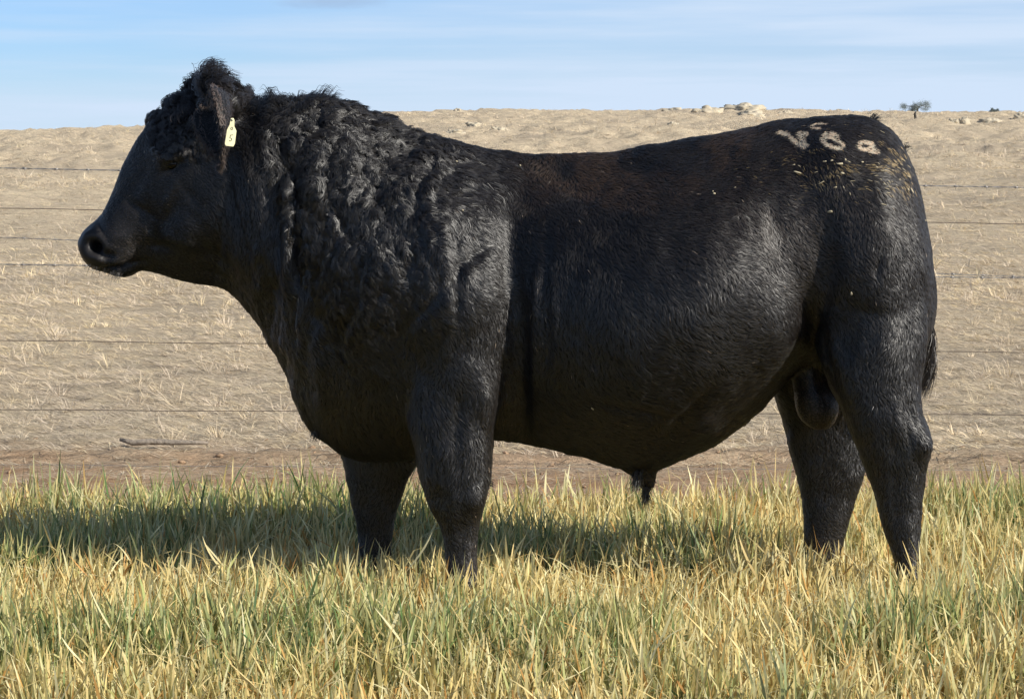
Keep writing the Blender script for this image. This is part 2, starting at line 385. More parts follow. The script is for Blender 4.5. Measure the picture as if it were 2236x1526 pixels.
def dry_grass():
    VV, QQ, CC = [], [], []; base = 0
    def tufts(n_t, y0, y1, nb, size, width, power=1.0, flat=.55):
        nonlocal base
        uu = rng.random(n_t); y = (y0**(2-power)+uu*(y1**(2-power)-y0**(2-power)))**(1/(2-power)) if power != 2 else y0*(y1/y0)**uu
        x = rng.uniform(-1, 1, n_t)*(1.0+.235*y)
        den = fbm(np.stack([x*.8, y*.8], -1), 41, 3)
        keep = (rng.random(n_t) < .35+1.2*(den-.2)) & (y > 11.0+.5*(fbm(np.stack([x*.9, y*.9], -1), 31, 3)-.5)+np.abs(rng.normal(0, .5, n_t)))
        x, y = x[keep], y[keep]; n = len(x); idx = np.repeat(np.arange(n), nb); m = len(idx)
        sz = size*rng.uniform(.5, 1.5, n)
        a = rng.uniform(0, 2*math.pi, m); rr = rng.random(m)**.7*sz[idx]*.35
        rx_, ry_ = x[idx]+np.cos(a)*rr, y[idx]+np.sin(a)*rr
        root = np.stack([rx_, ry_, gz(rx_, ry_)-.005], -1)
        wind = rng.normal(math.pi*.95, .5, n)
        fl = rng.random(n) < flat
        mix = np.where(fl, .75, .3)[idx]
        az = np.arctan2(np.sin(a)*(1-mix)+np.sin(wind[idx])*mix, np.cos(a)*(1-mix)+np.cos(wind[idx])*mix)+rng.normal(0, .5, m)
        lean = np.where(fl[idx], rng.uniform(1.1, 1.55, m), rng.uniform(.25, 1.2, m)); curl = rng.uniform(.1, 1.1, m)
        h = sz[idx]*rng.uniform(.6, 1.3, m)
        hue = rng.random(n); c1 = np.array([.78, .64, .44]); c2 = np.array([.72, .60, .46]); c3 = np.array([.82, .67, .41]); c4 = np.array([.46, .38, .30])
        c = np.where(hue[:, None] < .4, c1, np.where(hue[:, None] < .72, c2, np.where(hue[:, None] < .92, c3, c4)))*rng.uniform(.9, 1.12, (n, 1))
        pt_ = fbm(np.stack([x*.45, y*.28], -1), 83, 3); pf = fbm(np.stack([x*2.2, y*1.4], -1), 87, 2)
        g_ = sstep(pt_, .42, .62)[:, None]*.5+sstep(pf, .5, .75)[:, None]*.5
        c = c*(1-g_*.75)+np.array([.50, .42, .33])*g_*.75
        cb = c[idx]*rng.uniform(.84, 1.12, (m, 1)); ct = cb*1.04
        V, Q, cc = blades(root, h, width*rng.uniform(.7, 1.4, m), az, lean, curl, rng.uniform(0, math.pi, m), 4, cb, ct)
        V[:, 2] = np.maximum(V[:, 2], np.repeat(root[:, 2], 10)+.004)
        VV.append(V); QQ.append(Q+base); CC.append(cc); base += len(V)
    tufts(34000, 10.9, 24, 12, .075, .0028, 1.0, .95)
    tufts(50000, 10.9, 34, 4, .085, .0034, 1.0, 1.0)
    tufts(350, 11.8, 26, 24, .075, .0032, 1.0, .2)
    tufts(30000, 20, 52, 8, .095, .0055, 1.0, .92)
    tufts(36000, 45, 118, 5, .13, .011, 1.0, .9)
    o = mesh_np('dry_grass', np.concatenate(VV), np.concatenate(QQ), M_straw); set_col(o, np.concatenate(CC))
    tag(o, 'pale dry pasture grass covering the slope behind the fence', 'dry grass', kind='stuff')
dry_grass()
def litter():
    m = 26000; x = rng.uniform(-2.9, 2.9, m); y = rng.uniform(8.8, 12.6, m); keep = rng.random(m) < (.2+.9*sstep(y, 9.6, 11.6))*(.2+1.3*sstep(fbm(np.stack([x*1.5, y*4], -1), 77, 3), .4, .65)); x, y = x[keep], y[keep]; m = len(x)
    root = np.stack([x, y, gz(x, y)+.003], -1)
    c = np.array([.60, .52, .38])*rng.uniform(.6, 1.25, (m, 1)); V, Q, cc = blades(root, rng.uniform(.03, .12, m), rng.uniform(.002, .005, m), rng.uniform(0, 6.28, m), np.full(m, 1.45), rng.uniform(-.1, .2, m), rng.uniform(0, 3.1, m), 3, c, c)
    V[:, 2] = np.maximum(V[:, 2], np.repeat(root[:, 2], 8))
    o = mesh_np('straw_litter', V, Q, M_straw); set_col(o, cc); tag(o, 'broken straw strewn over the bare soil strip', 'straw', kind='stuff')
litter()

# ------------------------------------------------------------------ the bull
BY = 7.5
TOP = [(174, 528), (178, 512), (186, 502), (205, 485), (220, 470), (240, 430), (258, 388), (275, 345), (292, 308), (305, 290), (320, 272), (340, 256), (370, 236), (400, 218), (440, 205), (480, 205), (520, 222), (545, 226), (590, 218), (640, 216), (700, 217), (740, 223), (780, 237), (830, 257), (880, 274), (940, 292), (1000, 308), (1060, 323), (1120, 332), (1180, 336), (1240, 337), (1300, 335), (1360, 328), (1420, 317), (1500, 304), (1580, 290), (1650, 276), (1700, 264), (1760, 259), (1800, 254), (1850, 253), (1900, 259), (1925, 272), (1948, 292), (1968, 318), (1985, 355), (2000, 405), (2014, 470), (2024, 530), (2031, 590), (2035, 640)]
BOT = [(174, 532), (178, 552), (190, 574), (205, 588), (225, 595), (245, 604), (268, 608), (288, 603), (302, 592), (330, 598), (370, 609), (420, 621), (480, 631), (500, 637), (530, 672), (555, 702), (575, 732), (600, 772), (625, 812), (640, 872), (660, 917), (685, 948), (710, 963), (735, 985), (780, 1000), (850, 1005), (950, 990), (1078, 958), (1130, 966), (1200, 978), (1280, 998), (1340, 1016), (1400, 1026), (1440, 1022), (1480, 1008), (1540, 984), (1600, 948), (1660, 900), (1690, 868), (1715, 838), (1745, 806), (1785, 800), (1850, 815), (1920, 830), (1970, 820), (2000, 800), (2020, 760), (2031, 700), (2035, 660)]
# photo x : half width (m) at the bottom, quarter, middle, three quarters and top of the slice
STN = [(174, .045, .05, .05, .045, .03), (200, .07, .078, .078, .066, .05), (235, .078, .088, .088, .072, .055), (270, .07, .086, .09, .075, .06), (305, .06, .088, .098, .085, .07),
       (350, .055, .098, .118, .12, .10), (400, .06, .118, .134, .14, .115), (450, .06, .130, .146, .145, .11), (500, .07, .145, .165, .155, .11), (560, .09, .165, .20, .185, .12),
       (650, .12, .20, .255, .225, .135), (750, .16, .245, .30, .26, .135), (850, .2, .285, .335, .285, .13), (950, .22, .305, .355, .30, .12), (1050, .22, .29, .330, .285, .11),
       (1120, .2, .268, .300, .262, .11), (1210, .2, .30, .345, .295, .12), (1310, .2, .35, .400, .340, .14), (1400, .2, .368, .422, .362, .16), (1500, .19, .362, .412, .362, .18),
       (1600, .17, .34, .380, .345, .20), (1680, .16, .318, .342, .32, .22), (1730, .15, .292, .312, .303, .235), (1770, .15, .262, .296, .312, .24), (1820, .25, .305, .325, .325, .24), (1890, .29, .325, .338, .32, .22),
       (1950, .26, .30, .305, .27, .18), (1995, .17, .235, .25, .22, .13), (2020, .11, .17, .18, .15, .09), (2035, .05, .08, .08, .07, .04)]
def smooth_interp(x, xs, ys):
    """monotone-ish cubic through the points"""
    xs = np.asarray(xs, float); ys = np.asarray(ys, float)
    d = np.diff(ys)/np.diff(xs); m = np.zeros_like(ys); m[1:-1] = np.where(d[:-1]*d[1:] > 0, 2*d[:-1]*d[1:]/(d[:-1]+d[1:]+1e-12), 0); m[0] = d[0]; m[-1] = d[-1]
    k = np.clip(np.searchsorted(xs, x)-1, 0, len(xs)-2); h = xs[k+1]-xs[k]; t = (np.clip(x, xs[0], xs[-1])-xs[k])/h
    return (2*t**3-3*t**2+1)*ys[k]+(t**3-2*t**2+t)*h*m[k]+(-2*t**3+3*t**2)*ys[k+1]+(t**3-t**2)*h*m[k+1]
def body_soup():
    s = Soup()
    xs = np.unique(np.concatenate([np.linspace(174, 215, 16), np.linspace(215, 1960, 170), np.linspace(1960, 2020, 24), np.linspace(2020, 2035, 12)]))
    top = smooth_interp(xs, *zip(*TOP)); bot = smooth_interp(xs, *zip(*BOT))
    st = np.array(STN); H = np.stack([smooth_interp(xs, st[:, 0], st[:, k]) for k in range(1, 6)], -1)
    m = 72; ph = np.linspace(0, 2*math.pi, m, endpoint=False); rings = []
    for a in range(len(xs)):
        t = (1+np.cos(ph))/2
        hw = smooth_interp(t, [0, .25, .5, .75, 1.0], H[a]) * np.clip(1-np.abs(2*t-1)**3.2, 0, 1)**.5
        pt = P(xs[a], top[a], BY); pb = P(xs[a], bot[a], BY)
        z = pb[2]+(pt[2]-pb[2])*t
        rings.append(np.stack([np.full(m, pt[0]), BY+hw*np.where(np.sin(ph) >= 0, 1, -1), z], -1))
    s.add(*ring_loft(rings))
    def leg(rows, Y, lean=0.0):
        R = []; ph = np.linspace(0, 2*math.pi, 36, endpoint=False)
        rows = np.array(rows, float); py = np.linspace(rows[0, 0], rows[-1, 0], 60)
        xl, xr, ry, yo = [smooth_interp(py, rows[:, 0], rows[:, k]) for k in (1, 2, 3, 4)]
        for a in range(len(py)):
            yc = Y+yo[a]; pl = P(xl[a], py[a], yc); pr = P(xr[a], py[a], yc); c = (pl+pr)/2; rx = (pr[0]-pl[0])/2
            e = .85
            R.append(np.stack([c[0]+rx*np.sign(np.cos(ph))*np.abs(np.cos(ph))**e, yc+ry[a]*np.sign(np.sin(ph))*np.abs(np.sin(ph))**e, np.full(36, c[2])], -1))
        s.add(*ring_loft(R))
    leg([(520, 900, 1080, .05, .12), (620, 880, 1105, .09, .03), (700, 870, 1116, .115, .015), (780, 866, 1110, .118, .022), (860, 880, 1096, .113, .026), (920, 892, 1080, .105, .02), (975, 906, 1075, .095, .012), (1020, 914, 1072, .083, .006), (1055, 921, 1069, .072, 0), (1090, 931, 1062, .062, 0), (1115, 941, 1056, .058, 0),
         (1145, 958, 1046, .048, 0), (1175, 968, 1042, .042, 0), (1210, 972, 1040, .040, 0), (1245, 970, 1042, .043, 0), (1280, 966, 1046, .048, 0), (1315, 962, 1046, .045, 0), (1345, 956, 1044, .048, 0)], 7.27)
    leg([(780, 700, 900, .10, -.03), (880, 715, 915, .115, 0), (950, 738, 925, .11, 0), (1000, 750, 915, .095, 0), (1045, 755, 890, .08, 0), (1080, 761, 880, .068, 0), (1105, 768, 870, .06, 0),
         (1140, 777, 860, .05, 0), (1170, 782, 856, .043, 0), (1205, 781, 853, .042, 0), (1235, 775, 852, .046, 0), (1262, 770, 850, .046, 0), (1292, 764, 848, .048, 0)], 7.70)
    # near hind: thigh, gaskin, hock, cannon
    leg([(500, 1820, 1980, .05, .13), (600, 1790, 2012, .10, .05), (680, 1782, 2024, .108, .028), (760, 1786, 2020, .112, .022), (830, 1808, 2010, .108, .018), (890, 1838, 2008, .10, .010), (930, 1853, 2022, .085, 0), (965, 1867, 2033, .075, 0), (1000, 1880, 2028, .07, 0),
         (1040, 1895, 2020, .06, 0), (1080, 1908, 2016, .055, 0), (1120, 1918, 2013, .05, 0), (1160, 1930, 2010, .046, 0), (1200, 1945, 2007, .042, 0), (1240, 1955, 2010, .044, 0), (1275, 1955, 2014, .048, 0), (1310, 1945, 2010, .046, 0), (1345, 1938, 2008, .048, 0)], 7.27)
    leg([(640, 1680, 1900, .10, -.10), (740, 1675, 1905, .12, -.06), (820, 1682, 1900, .115, -.04), (870, 1693, 1885, .10, -.02), (930, 1712, 1880, .085, 0), (975, 1722, 1886, .075, 0), (1010, 1732, 1890, .07, 0), (1040, 1741, 1885, .065, 0), (1075, 1749, 1872, .056, 0),
         (1110, 1754, 1864, .05, 0), (1150, 1757, 1853, .045, 0), (1190, 1757, 1842, .043, 0), (1225, 1752, 1840, .046, 0), (1255, 1746, 1838, .046, 0), (1288, 1738, 1834, .048, 0)], 7.72)
    # sheath and scrotum
    sh = [(1385, 985, .06), (1400, 1010, .055), (1408, 1035, .035), (1412, 1055, .026), (1410, 1072, .018)]
    s.add(*tube([P(a, b, 7.5) for a, b, r in sh], [r for a, b, r in sh], 20))
    s.add(*ellipsoid(P(1783, 876, 7.50), (.062, .066, .088), rot=.25))
    s.add(*ellipsoid(P(1770, 820, 7.50), (.05, .055, .09), rot=.1))
    # cheek, brow, jaw, nose
    for sd in (-1, 1):
        s.add(*ellipsoid(P(430, 490, BY)+np.array([0, sd*.085, 0]), (.10, .055, .085), rot=.2))
        s.add(*ellipsoid(P(388, 345, BY)+np.array([0, sd*.118, 0]), (.045, .028, .030), rot=-.5))
        s.add(*ellipsoid(P(212, 525, BY)+np.array([0, sd*.060, 0]), (.034, .024, .036)))
        s.add(*ellipsoid(P(268, 545, BY)+np.array([0, sd*.052, 0]), (.05, .036, .04)))
        s.add(*ellipsoid(P(500, 235, BY)+np.array([0, sd*.115, 0]), (.05, .05, .04)))
    s.add(*ellipsoid(P(345, 268, 7.60), (.038, .04, .036), rot=-.5))
    tl = [(1920, 290, 7.5), (1950, 318, 7.5), (1975, 372, 7.5), (1994, 440, 7.5), (2010, 520, 7.5), (2019, 600, 7.5), (2021, 680, 7.51), (2015, 740, 7.53), (2008, 790, 7.55)]
    s.add(*tube([P(a, b, Y) for a, b, Y in tl], [.034, .030, .026, .023, .021, .02, .019, .018, .016], 12))
    return s
def remesh(o, voxel, smooth_n, name, parent):
    r = o.modifiers.new('r', 'REMESH'); r.mode = 'VOXEL'; r.voxel_size = voxel; r.use_smooth_shade = True
    k = o.modifiers.new('s', 'SMOOTH'); k.factor = .5; k.iterations = smooth_n
    dg = bpy.context.evaluated_depsgraph_get(); me = bpy.data.meshes.new_from_object(o.evaluated_get(dg))
    bpy.data.objects.remove(o); me.name = name
    n = bpy.data.objects.new(name, me); C.objects.link(n)
    if parent: n.parent = parent
    return n
root = empty('bull', (0, 0, 0))
tag(root, 'large black bull with curly mane standing side on in the grass', 'bull')
body = remesh(body_soup().build('raw'), .0078, 20, 'body', root)
body.data.materials.clear(); body.data.materials.append(M_hide)
nv = len(body.data.vertices)
Vb = np.zeros(nv*3, np.float32); body.data.vertices.foreach_get('co', Vb); Vb = Vb.reshape(-1, 3).astype(float)
Nb = np.zeros(nv*3, np.float32); body.data.vertices.foreach_get('normal', Nb); Nb = Nb.reshape(-1, 3).astype(float)
def to_px(V):
    d = V-np.array([0, 0, CAMH]); yc = d[:, 1]*cp-d[:, 2]*sp_; zc = d[:, 1]*sp_+d[:, 2]*cp
    return 1118+FPX*d[:, 0]/yc, 763-FPX*zc/yc
# both flanks are measured as if seen from the camera's side: the far side mirrored
def side_px(V):
    M = V.copy(); M[:, 1] = BY-np.abs(V[:, 1]-BY); return to_px(M)
SC = [  # photo x, y, half sizes, turn (deg), metres out(+) / in(-), side (0 both, -1 the near one)
    (1132, 790, 26, 230, -4, -.030, 0), (1110, 560, 30, 150, 12, -.012, 0),          # groove behind the shoulder
    (1165, 740, 9, 190, 3, .008, 0), (1215, 760, 8, 150, -2, .007, 0), (1190, 760, 9, 180, 0, -.006, 0),                # skin folds there
    (1030, 660, 85, 95, 20, .022, 0), (960, 520, 70, 120, -20, .012, 0),             # shoulder
    (1010, 800, 50, 120, -12, .010, 0), (880, 800, 60, 120, 10, -.012, 0), (1030, 560, 60, 18, -35, -.010, 0), (985, 610, 75, 14, -40, -.014, 0), (945, 650, 75, 14, -45, -.014, 0), (1015, 590, 70, 14, -40, .010, 0), (960, 630, 75, 12, -42, .010, 0),
    (1055, 870, 22, 60, -10, .014, 0), (1000, 900, 14, 60, 10, -.008, 0),
    (1530, 640, 130, 130, 30, .018, 0), (1715, 560, 40, 130, -8, -.012, 0), (1670, 470, 60, 60, 0, -.008, 0),     # barrel, hollow of the flank
    (1782, 740, 20, 110, -14, -.022, 0), (1690, 730, 60, 90, -20, .012, 0), (1560, 820, 120, 60, -30, .010, 0),
    (1880, 600, 90, 130, 10, .010, 0), (1915, 585, 8, 26, 10, -.007, 0), (1840, 740, 40, 60, 0, -.012, 0), (1930, 740, 45, 90, 0, .012, 0),
    (1500, 905, 16, 60, 38, -.022, 0), (1535, 930, 60, 30, 40, .012, 0), (1400, 900, 90, 10, 12, -.010, 0),      # fold low on the belly
    (1800, 330, 60, 40, 0, .012, 0), (1620, 330, 60, 30, 0, .008, 0), (1290, 420, 120, 40, 0, -.008, 0),
    (600, 520, 14, 170, 3, -.022, 0), (645, 560, 10, 150, 2, -.016, 0), (625, 540, 10, 150, 2, .012, 0), (560, 470, 16, 120, -12, .010, 0), (690, 600, 14, 140, 6, -.014, 0), (735, 520, 14, 120, 4, -.010, 0),
    (655, 860, 20, 90, -12, -.01, 0), (700, 800, 16, 150, -4, .012, 0),
    (955, 1100, 12, 30, 0, -.004, 0), (1034, 1092, 26, 26, 0, .014, 0), (945, 1110, 16, 20, 0, .006, 0), (990, 1090, 18, 26, 0, .005, 0), (1010, 1160, 10, 40, 0, -.003, 0), (1000, 1000, 14, 90, -6, -.003, 0), (2012, 968, 22, 30, 0, .015, 0), (1990, 905, 8, 50, -16, -.009, 0), (1978, 925, 10, 70, -14, -.006, 0), (1920, 985, 24, 36, -10, .005, 0), (1955, 1110, 12, 70, -4, -.003, 0), (1960, 1060, 14, 90, -5, -.002, 0),
    (335, 470, 50, 26, 35, -.010, 0), (300, 400, 16, 70, 30, -.006, 0), (372, 372, 22, 9, -20, -.010, 0), (388, 357, 14, 8, -5, -.010, 0), (385, 340, 26, 6, -15, .006, 0),
    (350, 540, 40, 10, 10, -.008, 0), (470, 560, 60, 14, 40, -.012, 0), (330, 565, 30, 8, 15, .004, 0),
    (332, 505, 9, 46, -14, -.011, 0), (300, 455, 40, 8, 32, -.006, 0), (395, 545, 50, 8, 18, -.007, 0), (420, 430, 30, 8, 50, -.005, 0), (365, 440, 10, 50, 25, .006, 0), (505, 440, 9, 70, -6, -.014, 0), (480, 520, 10, 80, 8, -.008, 0), (525, 480, 8, 110, -14, -.010, 0), (545, 520, 9, 120, -16, .008, 0), (470, 600, 40, 10, 25, -.010, 0), (445, 480, 45, 60, 0, .010, 0), (208, 538, 17, 12, 40, -.060, 0), (224, 557, 14, 5, 50, -.018, 0), (228, 512, 26, 5, 60, -.006, 0), (212, 541, 30, 26, 25, .010, 0), (258, 582, 52, 5, -12, -.026, 0), (262, 597, 28, 7, -5, .010, 0), (240, 568, 40, 8, 10, .008, 0), (238, 556, 9, 7, 40, -.014, 0), (190, 520, 12, 22, 10, .006, 0), (250, 570, 20, 10, 0, .004, 0), (270, 520, 35, 25, 0, .006, 0), (236, 560, 12, 8, 40, -.006, 0),
]
pxb, pyb = side_px(Vb)
sd = np.sign(Vb[:, 1]-BY); out = np.stack([Nb[:, 0]*.5, Nb[:, 1], Nb[:, 2]*.5], -1)
facing = sstep(np.abs(Nb[:, 1]), .15, .6)
legs_far = (Vb[:, 1] > 7.5)
D_ = np.zeros(nv)
for (a, b, ra, rb, dg_, amt, s_) in SC:
    c_, s2 = math.cos(math.radians(dg_)), math.sin(math.radians(dg_))
    dx, dy = pxb-a, pyb-b; uu = (dx*c_+dy*s2)/ra; vv = (-dx*s2+dy*c_)/rb
    w = np.exp(-(uu**2+vv**2)*1.1)*facing
    if b > 1000: w = w*(Vb[:, 1] < BY)
    D_ += amt*w
# skin unevenness: wrinkles on the neck, lumps elsewhere
mane = np.clip(sstep(pxb, 520, 600)*(1-sstep(pxb, 930, 1080))*(1-sstep(pyb, 620, 900)) + .8*np.exp(-((pxb-440)/90)**2-((pyb-215)/60)**2), 0, 1)
fb = fbm(np.stack([Vb[:, 0]*14, Vb[:, 1]*14, Vb[:, 2]*9], -1), 51, 4)-.5
D_ += (fb*(.012+.022*mane))
D_ += (fbm(np.stack([Vb[:, 0]*40, Vb[:, 1]*40, Vb[:, 2]*26], -1), 57, 2)-.5)*(.003+.010*mane)
D_ += (fbm(np.stack([Vb[:, 0]*30+2.2*fbm(np.stack([Vb[:, 0]*5, Vb[:, 2]*5], -1), 63, 2)*2, Vb[:, 1]*3, Vb[:, 2]*7], -1), 59, 3)-.5)*.034*mane*facing
Vb += Nb*D_[:, None]
body.data.vertices.foreach_set('co', Vb.astype(np.float32).ravel()); body.data.update()
nv = len(Vb); body.data.vertices.foreach_get('normal', (tmpn := np.zeros(nv*3, np.float32))); Nb = tmpn.reshape(-1, 3).astype(float)

# --- colour of the coat where the hide itself is coloured: the brand, rusty back, dusty legs, dung on the rump
def seg_d(px, py, pts):
    d = np.full(px.shape, 1e9)
    for (ax, ay), (bx_, by_) in zip(pts[:-1], pts[1:]):
        vx, vy = bx_-ax, by_-ay; t = np.clip(((px-ax)*vx+(py-ay)*vy)/(vx*vx+vy*vy+1e-9), 0, 1)
        d = np.minimum(d, np.hypot(px-ax-t*vx, py-ay-t*vy))
    return d
def ell(cx_, cy_, rx_, ry_, rot, a0=0, a1=360, n=24):
    a = np.radians(np.linspace(a0, a1, n)); r = math.radians(rot)
    x = np.cos(a)*rx_; y = np.sin(a)*ry_
    return list(zip(cx_+x*math.cos(r)-y*math.sin(r), cy_+x*math.sin(r)+y*math.cos(r)))
BRAND = [([(1699, 290), (1715, 294), (1729, 304), (1741, 316), (1755, 321)], 5.0), ([(1757, 320), (1753, 306), (1747, 298), (1744, 292), (1758, 294)], 5.5), ([(1740, 314), (1760, 318)], 5),
         (ell(1818, 312, 22, 9.5, 22), 4.2), ([(1828, 298), (1815, 293), (1803, 293), (1794, 299), (1796, 308), (1806, 318)], 4.4),
         (ell(1890, 319, 17, 8, 8), 4.6), ([(1898, 324), (1908, 328), (1916, 332)], 5.2), ([(1880, 325), (1895, 330), (1912, 333)], 3.5),
         ([(1770, 274), (1790, 270), (1802, 271)], 2.0), ([(1768, 279), (1780, 281), (1790, 281)], 2.4)]
def coat_colour(V, px, py, near):
    n = len(V); r = rng.random(n)
    c = np.ones((n, 3))*np.array([.0072, .0064, .0062])*(.6+.8*r)[:, None]
    nz = fbm(np.stack([px*.012, py*.012], -1), 61, 3)
    rust = np.exp(-((py-345)/70)**2)*sstep(px, 1080, 1250)*(1-sstep(px, 1700, 1800))*sstep(nz, .35, .65) + .8*np.exp(-((px-1320)/130)**2-((py-410)/70)**2)*sstep(nz, .4, .6)
    rust = np.clip(rust+.35*np.exp(-((px-1750)/220)**2-((py-470)/170)**2), 0, 1)
    scr = ((np.hypot((px-1785)/60, (py-890)/80) < 1) & (V[:, 1] > 7.38) & (V[:, 1] < 7.62))[:, None]; c = np.where(scr, np.array([.022, .016, .013]), c)
    mz = (1-sstep(px+(py-520)*.3, 275, 345))*sstep(py+(px-250)*.25, 440, 500)*.6; c = c*(1-mz[:, None])+np.array([.034, .029, .026])*mz[:, None]*rng.uniform(.6, 1.4, (n, 1))
    c = c*(1-rust[:, None]*.75)+np.array([.046, .031, .019])*rust[:, None]*.75
    dn = fbm(np.stack([px*.05, py*.08], -1), 67, 3)
    dung = (np.exp(-((px-1955)/42)**2-((py-375)/40)**2)*1.9+1.0*np.exp(-((px-1830)/120)**2-((py-375)/42)**2))*near
    on = (rng.random(n) < np.clip(dung*sstep(dn, .42, .66), 0, 1)*.42)
    cc = np.array([.24, .20, .095])*rng.uniform(.4, 1.5, (n, 1)); c[on] = cc[on]
    if True:
        mask = np.zeros(n)
        for pts, wd in BRAND:
            pts = [(a, b) for a, b in pts]; mask = np.maximum(mask, 1-sstep(seg_d(px, py, pts), wd*.6, wd*1.3))
        on = rng.random(n) < mask*near*(.35+.6*sstep(fbm(np.stack([px*.12, py*.12], -1), 99, 2), .35, .6))
        c[on] = np.clip(np.array([.62, .54, .41])*rng.uniform(.6, 1.15, (n, 1)), 0, .9)[on]
    flk = (rng.random(n) < .0006)*near; c[flk > 0] = (.35, .32, .26)
    tn = np.clip(sstep(pyb_like(py), 1150, 1280), 0, 1); c = c*(1-.6*tn[:, None])+np.array([.03, .026, .022])*.6*tn[:, None]
    return c
def pyb_like(py): return py
px0, py0 = side_px(Vb)
mus = (1-sstep(px0, 222, 240))
cb_ = np.ones((nv, 3))*np.array([.0085, .008, .0082])
cb_ = cb_*(1-mus[:, None])+np.array([.020, .018, .018])*mus[:, None]
bm_ = np.zeros(nv)
for pts_, wd in BRAND: bm_ = np.maximum(bm_, 1-sstep(seg_d(px0, py0, pts_), wd*.6, wd*1.3))
bm_ = (bm_*(Vb[:, 1] < BY))[:, None]
cb_ = cb_*(1-bm_)+np.array([.34, .30, .23])*bm_
nd = (1-sstep(np.hypot(px0-210, py0-541), 10, 18))[:, None]; cb_ = cb_*(1-nd)+.004*nd
set_col(body, cb_)

# --- strands of hair
body.data.calc_loop_triangles()
tri = np.zeros(len(body.data.loop_triangles)*3, np.int32); body.data.loop_triangles.foreach_get('vertices', tri); tri = tri.reshape(-1, 3)
A, B_, Cc = Vb[tri[:, 0]], Vb[tri[:, 1]], Vb[tri[:, 2]]
area = .5*np.linalg.norm(np.cross(B_-A, Cc-A), axis=1)
ctr = (A+B_+Cc)/3; cpx, cpy = side_px(ctr); nrm = np.cross(B_-A, Cc-A); nrm /= np.linalg.norm(nrm, axis=1)[:, None]+1e-12
cy = nrm[:, 1]
wt = area*np.where(cy > .35, .28, 1.0)*sstep(ctr[:, 2], .02, .08)
bald = (1-sstep(cpx, 215, 240))*(1-.0) + (np.hypot(cpx-212, cpy-541) < 26)
wt = wt*np.clip(1-bald, 0, 1)
def sample(n, w):
    f = rng.choice(len(tri), n, p=w/w.sum()); a, b = rng.random(n), rng.random(n); fl = a+b > 1; a[fl], b[fl] = 1-a[fl], 1-b[fl]
    p = A[f]+(B_[f]-A[f])*a[:, None]+(Cc[f]-A[f])*b[:, None]
    nn = Nb[tri[f, 0]]*(1-a-b)[:, None]+Nb[tri[f, 1]]*a[:, None]+Nb[tri[f, 2]]*b[:, None]; nn /= np.linalg.norm(nn, axis=1)[:, None]
    return p, nn
DIR = np.array([(250, 480, .6, .3), (330, 540, .75, -.35), (430, 520, .65, -.6), (400, 330, .5, -.5), (300, 340, .3, .5), (440, 200, .2, 1.0), (600, 300, .25, -1), (700, 500, 0, -1), (540, 550, .3, -1), (850, 700, .45, -.8), (1050, 650, .75, -.65), (1000, 400, .5, -.8), (1150, 450, .2, -1),
                (1180, 800, .05, -1), (1350, 650, .3, -.95), (1500, 650, .55, -.8), (1450, 820, .65, -.6), (1600, 900, .8, .2), (1660, 800, .8, -.2), (1700, 600, .8, -.35), (1600, 320, .75, -.3), (1300, 350, .5, -.8), (1850, 330, .7, -.4), (1850, 450, .5, -.8), (1850, 650, .55, -.8), (1960, 560, .3, -1), (1950, 800, .2, -1),
                (1850, 900, .1, -1), (700, 900, .15, -1), (1000, 850, .3, -1), (1000, 1100, .15, -1), (1980, 1100, 0, -1), (1300, 950, .6, -.3), (800, 250, .6, -.5)], float)
def hair_dir(px, py, nn):
    d2 = (px[:, None]-DIR[None, :, 0])**2+(py[:, None]-DIR[None, :, 1])**2
    w = 1/(d2+900)**1.6; w /= w.sum(1)[:, None]
    dx = w@DIR[:, 2]; dz = w@DIR[:, 3]
    a = (fbm(np.stack([px*.016, py*.016], -1), 71, 3)-.5)*2.4
    c_, s_ = np.cos(a), np.sin(a); dx, dz = dx*c_-dz*s_, dx*s_+dz*c_
    t = np.stack([dx, np.zeros_like(dx), dz], -1); t -= nn*(t*nn).sum(1)[:, None]; t /= np.linalg.norm(t, axis=1)[:, None]+1e-9
    return t
def make_hair(name, pts, rad, col, parent, label=None, nrm_=None):
    """pts (n,k,3), rad (n,k)"""
    n, k, _ = pts.shape
    cu = bpy.data.hair_curves.new(name); cu.add_curves([k]*n)
    cu.attributes['position'].data.foreach_set('vector', pts.astype(np.float32).ravel())
    ra = cu.attributes.get('radius') or cu.attributes.new('radius', 'FLOAT', 'POINT'); ra.data.foreach_set('value', rad.astype(np.float32).ravel())
    a = cu.attributes.new('tint', 'FLOAT_COLOR', 'CURVE'); c4 = np.ones((n, 4), np.float32); c4[:, :3] = col; a.data.foreach_set('color', c4.ravel())
    if nrm_ is None:
        nrm_ = pts[:, 0]*0; nrm_[:, 1] = -1; nrm_ = nrm_+rng.normal(0, .5, nrm_.shape)
    dd_ = pts[:, -1]-pts[:, 0]; dd_ /= np.linalg.norm(dd_, axis=1)[:, None]+1e-9
    q_ = nrm_+rng.normal(0, .13, nrm_.shape)-dd_*.12; q_ /= np.linalg.norm(q_, axis=1)[:, None]
    vv = cu.attributes.new('hide_normal', 'FLOAT_VECTOR', 'CURVE'); vv.data.foreach_set('vector', q_.astype(np.float32).ravel())
    cu.materials.append(M_coat)
    o = bpy.data.objects.new(name, cu); C.objects.link(o); o.parent = parent
    if label: o['label'] = label
    return o
